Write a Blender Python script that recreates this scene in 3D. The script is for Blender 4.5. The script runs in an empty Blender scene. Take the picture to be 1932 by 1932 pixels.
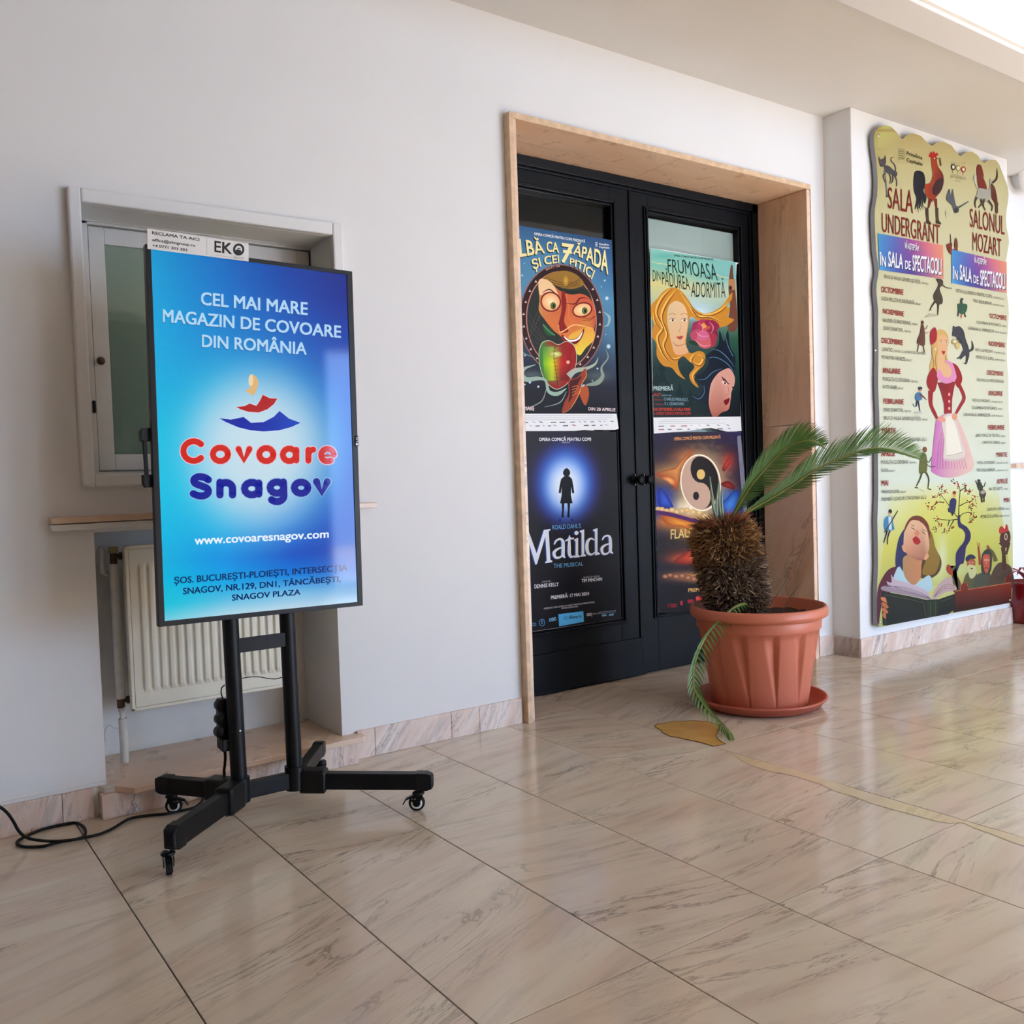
import bpy, bmesh, math, random
import numpy as np
from mathutils import Vector, Matrix
random.seed(7)
SC = bpy.context.scene
COL = SC.collection
# ------------------------------------------------------------------ camera
CAM = Vector((-0.4976, -3.1972, 1.0510))
YAW, PITCH, ROLL, FOC = 0.6114, -0.0379, -0.0329, 1739.58      # focal length in pixels of the 1932 px frame
FW = Vector((math.sin(YAW)*math.cos(PITCH), math.cos(YAW)*math.cos(PITCH), math.sin(PITCH)))
_r0 = Vector((math.cos(YAW), -math.sin(YAW), 0)); _u0 = _r0.cross(FW)
RT = math.cos(ROLL)*_r0 + math.sin(ROLL)*_u0
UP = math.cos(ROLL)*_u0 - math.sin(ROLL)*_r0
cam = bpy.data.objects.new('camera', bpy.data.cameras.new('camera')); COL.objects.link(cam)
cam.data.sensor_width = 36; cam.data.lens = 36*FOC/1932; cam.data.clip_start = .05
cam.matrix_world = Matrix(((RT.x, UP.x, -FW.x, CAM.x), (RT.y, UP.y, -FW.y, CAM.y), (RT.z, UP.z, -FW.z, CAM.z), (0, 0, 0, 1)))
SC.camera = cam
SC.view_settings.view_transform = 'Standard'; SC.view_settings.look = 'None'
SC.view_settings.exposure = -0.12; SC.view_settings.gamma = 1.0; SC.view_settings.use_curve_mapping = False
SC.cycles.use_denoising = True
SC.cycles.max_bounces = 10; SC.cycles.diffuse_bounces = 6; SC.cycles.glossy_bounces = 4; SC.cycles.transmission_bounces = 6
SC.cycles.sample_clamp_indirect = 40; SC.cycles.caustics_reflective = False; SC.cycles.caustics_refractive = False
# world: soft overcast-blue sky outside the doors
W = bpy.data.worlds.new('sky'); SC.world = W; W.use_nodes = True
wn = W.node_tree.nodes; wb = wn['Background']; wb.inputs[0].default_value = (.46, .67, 1.0, 1); wb.inputs[1].default_value = 16
# sun: comes in through the glazed doors behind the camera and lies on the floor there
sun = bpy.data.objects.new('sun', bpy.data.lights.new('sun', 'SUN')); COL.objects.link(sun)
sun.data.energy = 72; sun.data.angle = .009; sun.data.color = (1, .97, .92)
sun.rotation_euler = Vector((-.42, .907, -.535)).to_track_quat('-Z', 'Y').to_euler(); sun.location = (3, -9, 4)

def ray(x, y): return FW*FOC + RT*(x-966) - UP*(y-966)
def PX(x, y, v): d = ray(x, y); return CAM + d*((v-CAM.x)/d.x)
def PY(x, y, v): d = ray(x, y); return CAM + d*((v-CAM.y)/d.y)
def PZ(x, y, v): d = ray(x, y); return CAM + d*((v-CAM.z)/d.z)
def PD(x, y, dep): return CAM + ray(x, y)*(dep/FOC)
# ------------------------------------------------------------------ object helpers
def tag(o, label=None, cat=None, group=None, kind=None):
    if label: o['label'] = label
    if cat: o['category'] = cat
    if group: o['group'] = group
    if kind: o['kind'] = kind
    return o
def empty(name, loc=(0, 0, 0), parent=None):
    o = bpy.data.objects.new(name, None); COL.objects.link(o); o.location = loc; o.empty_display_size = .05
    if parent: attach(o, parent)
    return o
def attach(o, parent):
    # all meshes here are written in world space (or carry their own location), so keep that when parenting
    o.parent = parent
    o.matrix_parent_inverse = Matrix.Translation(-Vector(parent.location))
def lin(c):
    return tuple(((v/255)/12.92 if v/255 <= .04045 else ((v/255+.055)/1.055)**2.4) for v in c)
class MB:
    """collects shapes and links them as ONE mesh object"""
    def __init__(s): s.v = []; s.f = []; s.sm = []
    def add(s, vs, fs, smooth=False):
        b = len(s.v); s.v += [tuple(p) for p in vs]
        for f in fs: s.f.append(tuple(b+i for i in f)); s.sm.append(smooth)
        return s
    def box(s, x0, x1, y0, y1, z0, z1):
        vs = [(x, y, z) for x in (x0, x1) for y in (y0, y1) for z in (z0, z1)]
        return s.add(vs, [(0, 1, 3, 2), (4, 6, 7, 5), (0, 4, 5, 1), (2, 3, 7, 6), (0, 2, 6, 4), (1, 5, 7, 3)])
    def hexa(s, a, b):  # two quads of four points each
        vs = list(a)+list(b)
        return s.add(vs, [(3, 2, 1, 0), (4, 5, 6, 7), (0, 1, 5, 4), (1, 2, 6, 5), (2, 3, 7, 6), (3, 0, 4, 7)])
    def bar(s, p, q, w, h, up=(0, 0, 1)):  # box beam from p to q, w across, h along up
        p, q = Vector(p), Vector(q); d = (q-p).normalized(); u = Vector(up); sd = d.cross(u).normalized(); u = sd.cross(d)
        R = lambda c: [c+sd*w/2+u*h/2, c-sd*w/2+u*h/2, c-sd*w/2-u*h/2, c+sd*w/2-u*h/2]
        return s.hexa(R(p), R(q))
    def tube(s, path, r, n=10, cap=True):
        path = [Vector(p) for p in path]; rs = r if isinstance(r, (list, tuple)) else [r]*len(path)
        rings = []; prev = None
        for i, p in enumerate(path):
            t = (path[min(i+1, len(path)-1)]-path[max(i-1, 0)]).normalized()
            if prev is None: a = t.orthogonal().normalized()
            else: a = (prev-t*prev.dot(t)); a = a.normalized() if a.length > 1e-6 else t.orthogonal().normalized()
            prev = a; b = t.cross(a)
            rings.append([p+(a*math.cos(2*math.pi*k/n)+b*math.sin(2*math.pi*k/n))*rs[i] for k in range(n)])
        vs = [v for R in rings for v in R]; m = len(path)
        fs = [(i*n+k, i*n+(k+1) % n, (i+1)*n+(k+1) % n, (i+1)*n+k) for i in range(m-1) for k in range(n)]
        s.add(vs, fs, True)
        if cap: s.add(rings[0], [tuple(range(n-1, -1, -1))]); s.add(rings[-1], [tuple(range(n))])
        return s
    def lathe(s, prof, c=(0, 0, 0), n=48, axis='z', smooth=True, rf=None):
        cx, cy, cz = c; vs = []
        for (r, z) in prof:
            for k in range(n):
                a = 2*math.pi*k/n; rr = r if rf is None else rf(r, z, a)
                x, y = rr*math.cos(a), rr*math.sin(a)
                vs.append((cx+x, cy+y, cz+z) if axis == 'z' else (cx+x, cy+z, cz+y) if axis == 'y' else (cx+z, cy+x, cz+y))
        m = len(prof)
        fs = [(i*n+k, i*n+(k+1) % n, (i+1)*n+(k+1) % n, (i+1)*n+k) for i in range(m-1) for k in range(n)]
        s.add(vs, fs, smooth)
        if prof[0][0] > 1e-4: s.add(vs[:n], [tuple(range(n-1, -1, -1))])
        if prof[-1][0] > 1e-4: s.add(vs[-n:], [tuple(range(n))])
        return s
    def prism(s, pts, off):  # closed outline of 3-D points, thickness vector
        off = Vector(off); n = len(pts); a = [Vector(p) for p in pts]; b = [p+off for p in a]
        s.add(a+b, [tuple(range(n)), tuple(range(2*n-1, n-1, -1))]+[(i, i+n, (i+1) % n+n, (i+1) % n) for i in range(n)])
        return s
    def build(s, name, mat, parent=None, bevel=0, seg=2, origin=None, fix=True):
        vs = s.v
        if origin is not None: o0 = Vector(origin); vs = [tuple(Vector(p)-o0) for p in vs]
        me = bpy.data.meshes.new(name); me.from_pydata(vs, [], s.f)
        me.polygons.foreach_set('use_smooth', s.sm)
        if fix and len(s.f) < 60000:
            bm = bmesh.new(); bm.from_mesh(me); bmesh.ops.recalc_face_normals(bm, faces=bm.faces); bm.to_mesh(me); bm.free()
        me.materials.append(mat); me.update()
        o = bpy.data.objects.new(name, me); COL.objects.link(o)
        if origin is not None: o.location = origin
        if parent is not None: attach(o, parent)
        if bevel:
            b = o.modifiers.new('edge', 'BEVEL'); b.width = bevel; b.segments = seg; b.limit_method = 'ANGLE'; b.angle_limit = .6
            b.harden_normals = False
        return o
# ------------------------------------------------------------------ materials
def mat(name, col, rough=.5, metal=0, spec=.5, noise=0, nscale=8, bump=0, bscale=200, coat=0, sheen=0):
    m = bpy.data.materials.new(name); m.use_nodes = True; N = m.node_tree.nodes; L = m.node_tree.links; B = N['Principled BSDF']
    c = lin(col); B.inputs['Base Color'].default_value = (*c, 1); B.inputs['Roughness'].default_value = rough
    B.inputs['Metallic'].default_value = metal; B.inputs['Specular IOR Level'].default_value = spec
    B.inputs['Coat Weight'].default_value = coat
    tc = N.new('ShaderNodeTexCoord')
    if noise:
        n = N.new('ShaderNodeTexNoise'); n.inputs['Scale'].default_value = nscale; n.inputs['Detail'].default_value = 5
        L.new(tc.outputs['Object'], n.inputs['Vector'])
        r = N.new('ShaderNodeValToRGB'); r.color_ramp.elements[0].position = .3; r.color_ramp.elements[1].position = .7
        r.color_ramp.elements[0].color = (*[v*(1-noise) for v in c], 1); r.color_ramp.elements[1].color = (*[min(1, v*(1+noise*.6)) for v in c], 1)
        L.new(n.outputs[0], r.inputs[0]); L.new(r.outputs[0], B.inputs['Base Color'])
    if bump:
        n = N.new('ShaderNodeTexNoise'); n.inputs['Scale'].default_value = bscale; n.inputs['Detail'].default_value = 3
        L.new(tc.outputs['Object'], n.inputs['Vector']); b = N.new('ShaderNodeBump'); b.inputs['Strength'].default_value = bump; b.inputs['Distance'].default_value = .002
        L.new(n.outputs[0], b.inputs['Height']); L.new(b.outputs[0], B.inputs['Normal'])
    return m
def marble(name, base, pink, vein, rough=.14, spread=.45, amount=.75, scale=1.0, offz=0., axis='Z', base_rot=0.):
    """streaky marble; every object gets its own cut of the stone (Object Info random)"""
    m = bpy.data.materials.new(name); m.use_nodes = True; N = m.node_tree.nodes; L = m.node_tree.links; B = N['Principled BSDF']
    tc = N.new('ShaderNodeTexCoord'); oi = N.new('ShaderNodeObjectInfo')
    mul = N.new('ShaderNodeMath'); mul.operation = 'MULTIPLY'; mul.inputs[1].default_value = 73.; L.new(oi.outputs['Random'], mul.inputs[0])
    cmb = N.new('ShaderNodeCombineXYZ'); L.new(mul.outputs[0], cmb.inputs[0]); L.new(mul.outputs[0], cmb.inputs[1]); cmb.inputs[2].default_value = offz
    ang = N.new('ShaderNodeMapRange'); ang.inputs[3].default_value = base_rot-spread; ang.inputs[4].default_value = base_rot+spread; L.new(oi.outputs['Random'], ang.inputs[0])
    fr = N.new('ShaderNodeMath'); fr.operation = 'FRACT'; m7 = N.new('ShaderNodeMath'); m7.operation = 'MULTIPLY'; m7.inputs[1].default_value = 7.31
    L.new(oi.outputs['Random'], m7.inputs[0]); L.new(m7.outputs[0], fr.inputs[0]); L.new(fr.outputs[0], ang.inputs[0])
    rot = N.new('ShaderNodeVectorRotate'); rot.rotation_type = axis+'_AXIS'; L.new(tc.outputs['Object'], rot.inputs['Vector']); L.new(ang.outputs[0], rot.inputs['Angle'])
    mp = N.new('ShaderNodeMapping')
    mp.inputs['Scale'].default_value = {'Z': (1.3*scale, 9*scale, 3), 'Y': (1.3*scale, 3, 9*scale), 'X': (3, 1.3*scale, 9*scale)}[axis]
    L.new(rot.outputs[0], mp.inputs['Vector'])
    ad = N.new('ShaderNodeVectorMath'); ad.operation = 'ADD'; L.new(mp.outputs[0], ad.inputs[0]); L.new(cmb.outputs[0], ad.inputs[1])
    wv = N.new('ShaderNodeTexNoise'); wv.inputs['Scale'].default_value = 1.1; wv.inputs['Detail'].default_value = 8; wv.inputs['Roughness'].default_value = .66; wv.inputs['Distortion'].default_value = .9
    L.new(ad.outputs[0], wv.inputs['Vector'])
    r = N.new('ShaderNodeValToRGB'); E = r.color_ramp.elements
    E[0].position = 0.; E[0].color = (0, 0, 0, 1); E[1].position = 1.; E[1].color = (0, 0, 0, 1)
    for p, v in ((.495, 0), (.515, 1), (.53, .25), (.56, .0)):
        e = E.new(p); e.color = (v, v, v, 1)
    L.new(wv.outputs[0], r.inputs[0])
    # patches where the veins are allowed
    n2 = N.new('ShaderNodeTexNoise'); n2.inputs['Scale'].default_value = .55; n2.inputs['Detail'].default_value = 3; L.new(ad.outputs[0], n2.inputs['Vector'])
    r2 = N.new('ShaderNodeMapRange'); r2.inputs[1].default_value = .44; r2.inputs[2].default_value = .66; L.new(n2.outputs[0], r2.inputs[0])
    mm = N.new('ShaderNodeMath'); mm.operation = 'MULTIPLY'; L.new(r.outputs[0], mm.inputs[0]); L.new(r2.outputs[0], mm.inputs[1])
    m3 = N.new('ShaderNodeMath'); m3.operation = 'MULTIPLY'; m3.inputs[1].default_value = amount; L.new(mm.outputs[0], m3.inputs[0])
    # broad tint
    n3 = N.new('ShaderNodeTexNoise'); n3.inputs['Scale'].default_value = .8; n3.inputs['Detail'].default_value = 6; n3.inputs['Distortion'].default_value = .5; L.new(ad.outputs[0], n3.inputs['Vector'])
    r3 = N.new('ShaderNodeMapRange'); r3.inputs[1].default_value = .35; r3.inputs[2].default_value = .65; L.new(n3.outputs[0], r3.inputs[0])
    mx = N.new('ShaderNodeMix'); mx.data_type = 'RGBA'; mx.inputs[6].default_value = (*lin(base), 1); mx.inputs[7].default_value = (*lin(pink), 1); L.new(r3.outputs[0], mx.inputs[0])
    # soft smoky bands
    n4 = N.new('ShaderNodeTexNoise'); n4.inputs['Scale'].default_value = 2.2; n4.inputs['Detail'].default_value = 7; n4.inputs['Roughness'].default_value = .6; L.new(ad.outputs[0], n4.inputs['Vector'])
    r4 = N.new('ShaderNodeMapRange'); r4.inputs[1].default_value = .5; r4.inputs[2].default_value = .78; r4.inputs[4].default_value = .45*amount; L.new(n4.outputs[0], r4.inputs[0])
    mo = N.new('ShaderNodeMath'); mo.operation = 'MAXIMUM'; L.new(m3.outputs[0], mo.inputs[0]); L.new(r4.outputs[0], mo.inputs[1])
    mv = N.new('ShaderNodeMix'); mv.data_type = 'RGBA'; L.new(mo.outputs[0], mv.inputs[0]); L.new(mx.outputs[2], mv.inputs[6]); mv.inputs[7].default_value = (*lin(vein), 1)
    L.new(mv.outputs[2], B.inputs['Base Color'])
    n5 = N.new('ShaderNodeTexNoise'); n5.inputs['Scale'].default_value = 9; n5.inputs['Detail'].default_value = 4; L.new(tc.outputs['Object'], n5.inputs['Vector'])
    r5 = N.new('ShaderNodeMapRange'); r5.inputs[3].default_value = rough*.7; r5.inputs[4].default_value = rough*1.4; L.new(n5.outputs[0], r5.inputs[0]); L.new(r5.outputs[0], B.inputs['Roughness'])
    B.inputs['Specular IOR Level'].default_value = .5
    return m
def vcol(name, rough=.45, emit=0, coat=0, spec=.4, base_black=False):
    m = bpy.data.materials.new(name); m.use_nodes = True; N = m.node_tree.nodes; L = m.node_tree.links; B = N['Principled BSDF']
    a = N.new('ShaderNodeVertexColor'); a.layer_name = 'Col'
    if emit:
        B.inputs['Base Color'].default_value = (.004, .004, .005, 1); L.new(a.outputs[0], B.inputs['Emission Color']); B.inputs['Emission Strength'].default_value = emit
    else: L.new(a.outputs[0], B.inputs['Base Color'])
    B.inputs['Roughness'].default_value = rough; B.inputs['Specular IOR Level'].default_value = spec
    return m
M = dict(
 wall=mat('white_wall_paint', (226, 225, 224), .75, spec=.25, noise=.015, nscale=3, bump=.10, bscale=60),
 wallin=mat('niche_wall_paint', (214, 210, 204), .8, spec=.2, noise=.07, nscale=6, bump=.25, bscale=35),
 ceil=mat('ceiling_paint', (212, 210, 207), .85, spec=.2, noise=.02, nscale=2),
 beam=mat('beam_paint', (212, 210, 208), .8, spec=.2),
 cornice=mat('cornice_plaster', (222, 218, 212), .75, spec=.25),
 floor=marble('floor_marble', (213, 200, 180), (204, 184, 165), (112, 102, 90), .13, .38, .85),
 grout=mat('dark_joint_grout', (58, 48, 40), .9),
 pinkm=marble('pink_marble', (228, 214, 204), (216, 188, 172), (104, 104, 106), .25, .35, 1.1, 2.0, axis='Y', base_rot=1.15),
 pinkt=marble('pink_marble_top', (224, 198, 176), (210, 178, 152), (140, 118, 104), .28, .12, .22, .7, axis='Z'),
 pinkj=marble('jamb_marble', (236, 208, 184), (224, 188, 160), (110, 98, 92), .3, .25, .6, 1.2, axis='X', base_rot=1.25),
 soffit=marble('lightened_soffit_marble', (246, 214, 184), (236, 196, 162), (150, 124, 108), .28, .15, .5, .8, axis='Z'),  # jamb stone lightened to stand in for missing bounce light on the soffit
 edge=mat('worn_marble_edge', (218, 186, 152), .5, noise=.22, nscale=24),
 black=mat('black_door_paint', (12, 14, 18), .42, spec=.14, noise=.25, nscale=4, bump=.12, bscale=25),
 metal=mat('black_powder_coat', (12, 13, 16), .42, spec=.25, bump=.1, bscale=900),
 plastic=mat('black_plastic', (11, 11, 13), .42, spec=.3),
 rubber=mat('black_rubber', (16, 16, 17), .6, spec=.3),
 bezel=mat('bezel_plastic', (22, 24, 28), .4, spec=.3),
 chrome=mat('chrome', (205, 208, 214), .18, metal=1),
 whitep=mat('white_plastic', (225, 224, 222), .4),
 winp=mat('window_paint', (202, 197, 190), .5, noise=.05, nscale=9),
 rad=mat('cream_radiator_enamel', (222, 216, 198), .35, noise=.03, nscale=10),
 pipe=mat('painted_pipe', (205, 200, 192), .5, noise=.08, nscale=30),
 brass=mat('old_brass', (86, 68, 50), .45, metal=.6, noise=.3, nscale=40),
 tan=mat('tan_valve_cap', (166, 140, 98), .5),
 terra=mat('terracotta_plastic', (196, 112, 86), .42, noise=.05, nscale=5, spec=.45),
 terra2=mat('terracotta_saucer_plastic', (176, 88, 68), .42, noise=.06, nscale=5, spec=.45),
 soil=mat('dark_soil', (58, 42, 34), .95, noise=.5, nscale=60, bump=1, bscale=90),
 leaf=mat('cycad_leaf', (74, 116, 46), .42, noise=.3, nscale=12, spec=.5),
 rachis=mat('cycad_rachis', (120, 122, 52), .5, noise=.25, nscale=20),
 spear=mat('grey_green_spear', (132, 150, 120), .6),
 dry=mat('dry_blade', (66, 60, 40), .7),
 frost=mat('paper_behind_glass', (196, 208, 204), .6, noise=.06, nscale=3),
 red=mat('red_glazed_pot', (120, 14, 24), .2, spec=.6),
 redleaf=mat('red_leaf', (140, 22, 40), .45),
 grey=mat('grey_board_edge', (140, 143, 150), .6),
 print=vcol('poster_print', .4, spec=.1), board=vcol('board_print', .5, spec=.2), screen=vcol('screen_glow', .06, emit=1.04, spec=.32),
 sign=vcol('sign_print', .4),
)
def trunkmat():
    m = mat('shaggy_trunk', (84, 62, 46), .9, noise=.5, nscale=40)
    return m
M['trunk'] = trunkmat()
def fibremat():
    m = bpy.data.materials.new('trunk_fibres'); m.use_nodes = True; N = m.node_tree.nodes; L = m.node_tree.links; B = N['Principled BSDF']
    a = N.new('ShaderNodeVertexColor'); a.layer_name = 'Col'; L.new(a.outputs[0], B.inputs['Base Color']); B.inputs['Roughness'].default_value = .75
    return m
M['fibre'] = fibremat()
def glassmat(name, rough=.03, tint=(1, 1, 1)):
    m = bpy.data.materials.new(name); m.use_nodes = True; B = m.node_tree.nodes['Principled BSDF']
    B.inputs['Base Color'].default_value = (*tint, 1); B.inputs['Transmission Weight'].default_value = 1; B.inputs['Roughness'].default_value = rough; B.inputs['IOR'].default_value = 1.45
    return m
def thinglass(name, tint, fac):
    m = bpy.data.materials.new(name); m.use_nodes = True; N = m.node_tree.nodes; L = m.node_tree.links; N.remove(N['Principled BSDF'])
    t = N.new('ShaderNodeBsdfTransparent'); t.inputs[0].default_value = (*tint, 1); g_ = N.new('ShaderNodeBsdfGlossy'); g_.inputs['Roughness'].default_value = .03
    lw = N.new('ShaderNodeLayerWeight'); f_ = N.new('ShaderNodeMath'); f_.operation = 'POWER'; f_.inputs[1].default_value = 3; L.new(lw.outputs['Facing'], f_.inputs[0]); f2 = N.new('ShaderNodeMath'); f2.operation = 'MULTIPLY_ADD'; f2.inputs[1].default_value = .5; f2.inputs[2].default_value = .04; L.new(f_.outputs[0], f2.inputs[0]); mx = N.new('ShaderNodeMixShader'); L.new(f2.outputs[0], mx.inputs[0]); L.new(t.outputs[0], mx.inputs[1]); L.new(g_.outputs[0], mx.inputs[2]); L.new(mx.outputs[0], N['Material Output'].inputs[0]); return m
M['glass'] = thinglass('door_glass', (.9, .93, .92), 0); M['wglass'] = thinglass('window_glass', (.86, .92, .88), 0)
def stainmat(name, col, alpha, rough=.15):
    m = mat(name, col, rough, noise=.12, nscale=14); m.node_tree.nodes['Principled BSDF'].inputs['Alpha'].default_value = alpha
    return m
M['stain'] = stainmat('ochre_stain', (212, 166, 92), .9); M['stain2'] = marble('stained_marble', (213, 196, 163), (207, 187, 153), (150, 130, 92), .2, .2, .5); M['stainrim'] = stainmat('stain_rim', (140, 92, 34), .8)
# ------------------------------------------------------------------ flat print: layered painted polygons
def catmull(pts, closed=False, n=6):
    P = [np.array(p, float) for p in pts]; m = len(P); out = []
    rng = range(m) if closed else range(m-1)
    for i in rng:
        p0 = P[(i-1) % m] if closed or i > 0 else P[0]; p1 = P[i]; p2 = P[(i+1) % m]; p3 = P[(i+2) % m] if closed or i+2 < m else P[-1]
        for k in range(n):
            t = k/n
            out.append(tuple(.5*((2*p1)+(-p0+p2)*t+(2*p0-5*p1+4*p2-p3)*t*t+(-p0+3*p1-3*p2+p3)*t**3)))
    if not closed: out.append(tuple(P[-1]))
    return out
_glyphs = {}
def glyphs(s, bold):
    key = (s, bold)
    if key in _glyphs: return _glyphs[key]
    cu = bpy.data.curves.new('t', 'FONT'); cu.body = s; cu.size = 1; cu.offset = bold; cu.resolution_u = 3
    o = bpy.data.objects.new('t', cu); COL.objects.link(o)
    dg = bpy.context.evaluated_depsgraph_get(); me = bpy.data.meshes.new_from_object(o.evaluated_get(dg))
    vs = np.array([v.co[:2] for v in me.vertices]) if len(me.vertices) else np.zeros((0, 2)); fs = [tuple(p.vertices) for p in me.polygons]
    bpy.data.objects.remove(o); bpy.data.curves.remove(cu); bpy.data.meshes.remove(me)
    _glyphs[key] = (vs, fs); return _glyphs[key]
CAPH = .727
class Art:
    def __init__(s, plane, normal, tf=(1, 0, 0), base=0.0002, step=.00001):
        s.pl = plane; s.n = Vector(normal); s.tf = tf; s.off = base; s.step = step; s.v = []; s.f = []; s.c = []
    def px(s, p): return (s.tf[1]+p[0]/s.tf[0], s.tf[2]+p[1]/s.tf[0])
    def _put(s, pts, faces, cols):
        b = len(s.v); o = s.n*s.off
        for p in pts: s.v.append(tuple(s.pl(*s.px(p))+o))
        s.f += [tuple(b+i for i in f) for f in faces]
        if callable(cols): s.c += [lin(cols(*p)) for p in pts]
        elif len(cols) and not isinstance(cols[0], (int, float)): s.c += [lin(c) for c in cols]
        else: s.c += [lin(cols)]*len(pts)
        s.off += s.step
    def poly(s, pts, col, smooth=False, n=5):
        if smooth: pts = catmull(pts, True, n)
        s._put(pts, [tuple(range(len(pts)))], col); return s
    def ell(s, cx, cy, rx, ry, col, rot=0, n=28, edge=None):
        c, q = math.cos(rot), math.sin(rot)
        P = [(cx+rx*math.cos(t)*c-ry*math.sin(t)*q, cy+rx*math.cos(t)*q+ry*math.sin(t)*c) for t in [2*math.pi*k/n for k in range(n)]]
        if edge is None: s._put(P, [tuple(range(n))], col)
        else: s._put([(cx, cy)]+P, [(0, k+1, (k+1) % n+1) for k in range(n)], [col]+[edge]*n)
        return s
    def line(s, pts, w, col, smooth=True, n=5, cap=False):
        w = w if isinstance(w, (list, tuple)) else [w]*len(pts)
        if smooth and len(pts) > 2:
            q = catmull([(p[0], p[1], ww) for p, ww in zip(pts, w)], False, n); pts = [(a[0], a[1]) for a in q]; w = [max(a[2], .01) for a in q]
        V = []; m = len(pts)
        for i, p in enumerate(pts):
            a = pts[max(i-1, 0)]; b = pts[min(i+1, m-1)]; dx, dy = b[0]-a[0], b[1]-a[1]; l = math.hypot(dx, dy) or 1
            nx, ny = -dy/l*w[i]/2, dx/l*w[i]/2; V += [(p[0]+nx, p[1]+ny), (p[0]-nx, p[1]-ny)]
        s._put(V, [(2*i, 2*i+2, 2*i+3, 2*i+1) for i in range(m-1)], col)
        if cap:
            s.off -= s.step
            for p, ww in ((pts[0], w[0]), (pts[-1], w[-1])): s.ell(p[0], p[1], ww/2, ww/2, col, n=14); s.off -= s.step
            s.off += s.step
        return s
    def grid(s, tl, tr, bl, br, nx, ny, table, blobs=(), noise=0, seed=1):
        u, v = np.meshgrid(np.linspace(0, 1, nx+1), np.linspace(0, 1, ny+1)); u = u.ravel(); v = v.ravel()
        A = [np.array(q, float) for q in (tl, tr, bl, br)]
        P = (A[0][None]*((1-u)*(1-v))[:, None]+A[1][None]*(u*(1-v))[:, None]+A[2][None]*((1-u)*v)[:, None]+A[3][None]*(u*v)[:, None])
        T = np.array([r for _, r in table], float); ys = np.array([y for y, _ in table]); nc = T.shape[1]
        fi = np.interp(v, ys, np.arange(len(ys))); i0 = np.clip(fi.astype(int), 0, len(ys)-2); ft = (fi-i0)[:, None]
        fj = u*(nc-1); j0 = np.clip(fj.astype(int), 0, nc-2); gt = (fj-j0)[:, None]
        C = (T[i0, j0]*(1-gt)+T[i0, j0+1]*gt)*(1-ft)+(T[i0+1, j0]*(1-gt)+T[i0+1, j0+1]*gt)*ft
        rs = np.random.RandomState(seed); wob = np.zeros(len(P))
        if noise:
            for k in range(14):
                a = rs.rand()*6.28; fq = (.012+.05*rs.rand())*(4.5/ s.tf[0] if s.tf[0] > 1 else 1)*2; wob += np.sin(P[:, 0]*math.cos(a)*fq+P[:, 1]*math.sin(a)*fq+rs.rand()*6.28+1.5*np.sin(P[:, 1]*fq*.7+k))/6
        for (cx, cy, rx, ry, col, st, pw) in blobs:
            d = ((P[:, 0]-cx)/rx)**2+((P[:, 1]-cy)/ry)**2
            w = st*np.exp(-(d*(1+noise*wob))**pw) if noise else st*np.exp(-d**pw)
            w = np.clip(w, 0, 1)[:, None]; C = C*(1-w)+np.array(col, float)[None]*w
        if noise: C = C*(1+noise*.5*wob[:, None])
        C = np.clip(C, 0, 255)
        F = [(j*(nx+1)+i, j*(nx+1)+i+1, (j+1)*(nx+1)+i+1, (j+1)*(nx+1)+i) for j in range(ny) for i in range(nx)]
        s._put([tuple(p) for p in P], F, [tuple(c) for c in C]); return s
    def text(s, st, bottom, top, col, bold=.0, smooth=False, italic=0):
        """bottom / top: polylines in crop pixels; the line of text is stretched between them (baseline and cap height)"""
        V, F = glyphs(st, 0)
        if not len(V): return s
        x0, x1 = V[:, 0].min(), V[:, 0].max()
        if bold > .02:   # heavy face: a few copies of the line set side by side
            e = min(.022, (bold-.01)); Vs = [V+np.array([dx*e, dy*e*.7]) for dx, dy in ((0, 0), (-1, -1), (-1, 1), (1, -1), (1, 1))]; nv = len(V)
            V = np.concatenate(Vs); F = [tuple(i+nv*k for i in f) for k in range(5) for f in F]; lay = np.repeat(np.arange(5), nv)
        else: lay = None
        def samp(pl):
            pl = catmull(pl, False, 8) if (smooth and len(pl) > 2) else pl
            a = np.array(pl, float); d = np.r_[0, np.cumsum(np.hypot(*np.diff(a, axis=0).T))]; return a, d/d[-1]
        a, da = samp(bottom); b, db = samp(top); u = (V[:, 0]-x0)/(x1-x0); w = V[:, 1]/CAPH
        if italic: u = u+italic*w*(.02)
        B = np.stack([np.interp(u, da, a[:, k]) for k in (0, 1)], 1); Tt = np.stack([np.interp(u, db, b[:, k]) for k in (0, 1)], 1)
        P = B+(Tt-B)*w[:, None]
        b = len(s.v); s._put([tuple(p) for p in P], F, col)
        if lay is not None:
            for i, k in enumerate(lay):
                if k: s.v[b+i] = tuple(Vector(s.v[b+i])+s.n*(s.step*.2*float(k)))
        return s
    def t(s, st, bl, br, h, h2=None, col=(20, 20, 20), bold=.015):
        h2 = h if h2 is None else h2
        return s.text(st, [bl, br], [(bl[0], bl[1]-h), (br[0], br[1]-h2)], col, bold)
    def build(s, name, m, parent=None, kind='stuff'):
        me = bpy.data.meshes.new(name); me.from_pydata(s.v, [], s.f); me.materials.append(m)
        ca = me.color_attributes.new('Col', 'FLOAT_COLOR', 'POINT'); arr = np.ones((len(s.v), 4), np.float32); arr[:, :3] = np.array(s.c); ca.data.foreach_set('color', arr.ravel())
        me.update(); o = bpy.data.objects.new(name, me); COL.objects.link(o)
        if parent: attach(o, parent)
        if kind: o['kind'] = kind
        return o
def planeY(y): return lambda a, b: PY(a, b, y)
CAPH = max(glyphs('H', 0)[0][:, 1])
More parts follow.
